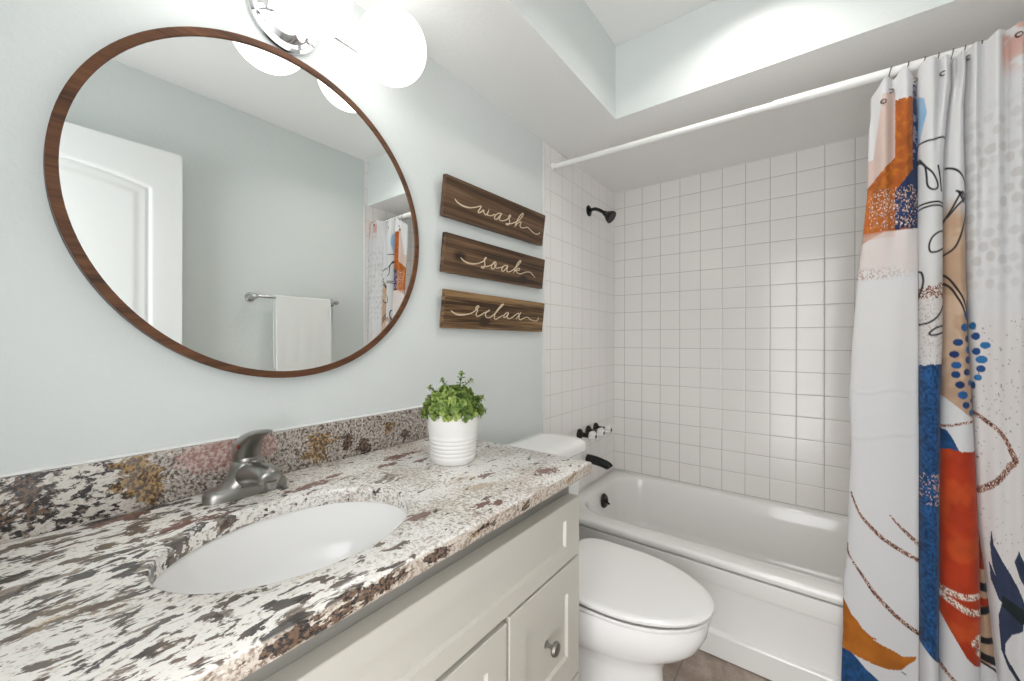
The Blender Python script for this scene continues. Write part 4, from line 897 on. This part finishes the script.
def build_curtain():
    T = thing('shower_curtain', 'white shower curtain with abstract orange, blue and red print', 'shower curtain', (1.32, -0.80, 0.06))
    pans = ['A', 'B', 'C', 'E', 'D']; ncols = {'A': 190, 'B': 76, 'C': 96, 'E': 26, 'D': 170}
    nr = 760; v = np.linspace(40, 738, nr)
    rv = np.array([r[0] for r in ROWS], float); lerp = lambda vals: np.interp(v, rv, vals)
    zz = np.interp(v, rv, [r[1] for r in ROWS]); k = (ROWS[-1][1]-ROWS[-2][1])/39.0
    zz = np.where(v > 720, ROWS[-1][1]+(v-720)*k, zz)
    yf = lerp([r[2] for r in ROWS]); xk = [lerp([r[3][i] for r in ROWS]) for i in range(6)]; uk = [lerp([r[4][i] for r in ROWS]) for i in range(6)]
    w_ = {'A': 1.1695, 'B': 1.1114, 'C': 1.0739, 'E': 1.05, 'D': 1.01}; wmid = 1.1138
    cols = []; colr = []
    for pi_, pn in enumerate(pans):
        n = ncols[pn]; tt = np.linspace(0, 1, n)[:, None]
        a, b = xk[pi_][None], np.maximum(xk[pi_+1], xk[pi_]+0.0006)[None]
        x = a+(b-a)*tt
        U = uk[pi_][None]+(uk[pi_+1]-uk[pi_])[None]*tt
        VV = np.broadcast_to(v[None], U.shape)
        top = smooth(330, 90, VV)
        sn = np.sin(PI*np.clip(tt, 0.0, 1.0))
        if pn == 'A':
            y = 0.030*(1-sn**0.35)*(0.6+0.4*top)
            y = y+0.010*np.cos((U-884.5)/23.0*2*PI)*-1*smooth(300, 130, VV)*(1-0.2*tt)+0.010*smooth(300, 130, VV)
            y = y+0.0022*np.sin(tt*6+VV*0.006)*smooth(220, 380, VV)+0.0008*np.sin(tt*13+1.2+VV*0.004)*smooth(200, 300, VV)
            cr = np.exp(-((VV-393-3*np.sin(tt*7))/2.2)**2)+np.exp(-((VV-441-4*np.sin(tt*5+1))/2.2)**2)
            y = y-0.0014*cr
        elif pn == 'B':
            y = 0.042*(1-sn**0.45)-0.010
            y = y+0.020*np.exp(-((tt-0.62-0.0*VV)/0.13)**2)*smooth(175, 70, VV)
        elif pn == 'C':
            y = 0.040*(1-sn**0.42)-0.004+0.004*np.sin(tt*7)*smooth(500, 300, VV)
            y = y+0.018*np.exp(-((tt-0.35)/0.15)**2)*smooth(120, 60, VV)
        elif pn == 'E':
            y = 0.040*np.ones_like(x)-0.008*np.sin(PI*tt)
        else:
            y = 0.042*(1-np.clip(sn+0.25*smooth(0.5, 1, tt), 0, 1)**0.33)-0.010
            s = (U-968)/98.0
            y = y+0.011*np.cos(2*PI*(s*4.2+0.25))*(0.25+0.75*top)*smooth(0, 0.1, tt)
        y = y+yf[None]
        zt = np.broadcast_to(zz[None], x.shape).copy()
        # scalloped heading: the cloth climbs to each ring and sags between
        rodz = 2.022-0.034*x/1.52
        lift = {'A': -0.036, 'B': -0.012, 'C': -0.018, 'E': -0.03, 'D': -0.004}[pn]
        dip = (y-yf[None])
        ztop = rodz+lift-0.5*np.clip(dip, 0, 0.05)
        if pn == 'A': ztop = ztop-0.006*smooth(888, 872, U)+0.030*np.exp(-((U-904)/8.0)**2)+0.012*np.exp(-((U-888)/5.0)**2)
        if pn == 'D': ztop = ztop+0.010*smooth(985, 1003, U)
        zb = zz.min(); q = (zt-zb)/(zz.max()-zb)
        over = smooth(0.80, 1.0, q)
        zt = np.minimum(zt, 9); zt = zb+(zt-zb)*(1-over)+(ztop-zb)*over if False else np.where(zt > ztop-0.10, ztop-0.10+(zt-(ztop-0.10))*np.clip(0.10/(zz.max()-(ztop-0.10)), 0, 1), zt)
        # print rows follow the cloth height seen square-on
        Vp = 340.5+398.5*(1.1785-zt)/w_[pn]
        Vp = Vp if pn != 'E' else Vp
        cols.append(np.stack([x, y, zt], -1)); colr.append(pattern(pn, U, Vp))
    G = np.concatenate(cols, 0); Cc = np.concatenate(colr, 0); nc = G.shape[0]
    G = G.transpose(1, 0, 2); Cc = Cc.transpose(1, 0, 2)
    V = G.reshape(-1, 3)
    i, j = np.meshgrid(np.arange(nr-1), np.arange(nc-1), indexing='ij'); a = (i*nc+j).ravel()
    Fs = np.stack([a, a+nc, a+nc+1, a+1], -1)
    org = np.array((1.32, -0.80, 0.06))
    me = bpy.data.meshes.new('fabric'); me.vertices.add(len(V)); me.vertices.foreach_set('co', (V-org).astype(np.float32).ravel())
    me.loops.add(Fs.size); me.loops.foreach_set('vertex_index', Fs.astype(np.int32).ravel())
    me.polygons.add(len(Fs)); me.polygons.foreach_set('loop_start', np.arange(0, Fs.size, 4, dtype=np.int32))
    me.polygons.foreach_set('use_smooth', np.ones(len(Fs), bool)); me.update(calc_edges=True); me.validate()
    me.materials.append(M['curtain'])
    at = me.color_attributes.new('tint', 'FLOAT_COLOR', 'POINT')
    at.data.foreach_set('color', np.concatenate([np.clip(Cc, 0, 1).reshape(-1, 3), np.ones((len(V), 1))], 1).astype(np.float32).ravel())
    o = bpy.data.objects.new('fabric', me); COL.objects.link(o); o.parent = T
    # grommets sit in the folds, just proud of the cloth
    r0 = 0
    for (gx, gz) in ((1.178, 1.895), (1.196, 1.925), (1.247, 1.945), (1.302, 1.930), (1.352, 1.958), (1.432, 1.965)):
        d2 = (V[:, 0]-gx)**2+(V[:, 2]-gz)**2; k_ = int(np.argmin(d2)); p = V[k_]
        MB().lathe([(0.0040, 0.0), (0.0048, -0.0022), (0.0068, -0.0026), (0.0078, 0.0), (0.0070, 0.002)], (p[0], p[1]-0.001, p[2]), (0.0, 1, 0), 20, caps=(False, False)).build('grommet', M['grommet'], T)
build_curtain()

# ------------------------------------------------------------------ towel bar and towel on the right wall (seen in the mirror)
def build_towel():
    y0, y1, z, xb = -1.535, -1.075, 1.417, 1.455
    T = thing('towel_bar', 'chrome towel bar on the wall facing the mirror', 'towel bar', (XR, (y0+y1)/2, z))
    for y in (y0, y1):
        p = MB().lathe([(0.026, 0.0005), (0.026, 0.006), (0.017, 0.012), (0.013, 0.03), (0.013, 0.05)], (XR, y, z), (-1, 0, 0), 28)
        p.lathe([(0.0, -0.017), (0.012, -0.014), (0.0175, 0.0), (0.012, 0.014), (0.0, 0.017)], (xb, y, z), (0, 1, 0), 24)
        p.build('post', M['chrome'], T)
    MB().tube([(xb, y0+0.012, z), (xb, y1-0.012, z)], 0.0075, 16).build('bar', M['chrome'], T)
    ya, yb = -1.432, -1.118; r = 0.0125
    prof = [(xb+r+0.004, z-0.40), (xb+r+0.002, z-0.2), (xb+r, z-0.03), (xb+r, z)] + [(xb+r*math.cos(a), z+r*math.sin(a)) for a in np.linspace(0.2, PI-0.2, 8)] + [(xb-r, z), (xb-r-0.001, z-0.03), (xb-r-0.004, z-0.16), (xb-r-0.006, z-0.30), (xb-r-0.006, z-0.46)]
    def dense(P):
        S = spline([(a, b, 0) for a, b in P], 5); return [(p.x, p.y) for p in S]
    prof = dense(prof); ny = 40; V = []; Fs = []
    for side in (0, 1):
        for i, (x, zz_) in enumerate(prof):
            a = prof[max(i-1, 0)]; b = prof[min(i+1, len(prof)-1)]; tx, tz = b[0]-a[0], b[1]-a[1]; L = math.hypot(tx, tz); nx, nz = tz/L, -tx/L
            for j in range(ny):
                yy = ya+(yb-ya)*j/(ny-1); th = 0.0035*(1 if side else -1)
                hang = max(0, z-zz_)
                wv = 0.0012*math.sin(j*0.35+hang*3)*min(1, hang*6)
                yy += 0.006*math.sin(hang*9)*(1 if j > ny/2 else -1)*abs(j-ny/2)/ny
                V.append((x-nx*th-abs(wv), yy, zz_-nz*th+0.004*math.sin(j*0.22)*(i == len(prof)-1)))
    n = len(prof)*ny
    for i in range(len(prof)-1):
        for j in range(ny-1):
            a = i*ny+j; Fs.append((a, a+1, a+ny+1, a+ny)); Fs.append((n+a, n+a+ny, n+a+ny+1, n+a+1))
    for i in range(len(prof)-1):
        for j in (0, ny-1):
            a = i*ny+j; Fs.append((a, a+ny, n+a+ny, n+a) if j == 0 else (a, n+a, n+a+ny, a+ny))
    for i in (0, len(prof)-1):
        for j in range(ny-1):
            a = i*ny+j; Fs.append((a, n+a, n+a+1, a+1) if i == 0 else (a, a+1, n+a+1, n+a))
    o = mesh_obj('hand_towel', V, Fs, M['towel'], None, True, 60)
    tag(o, 'white terry hand towel hanging on the chrome towel bar', 'towel')
build_towel()

for o in scene.objects:
    if '_org' in o: del o['_org']
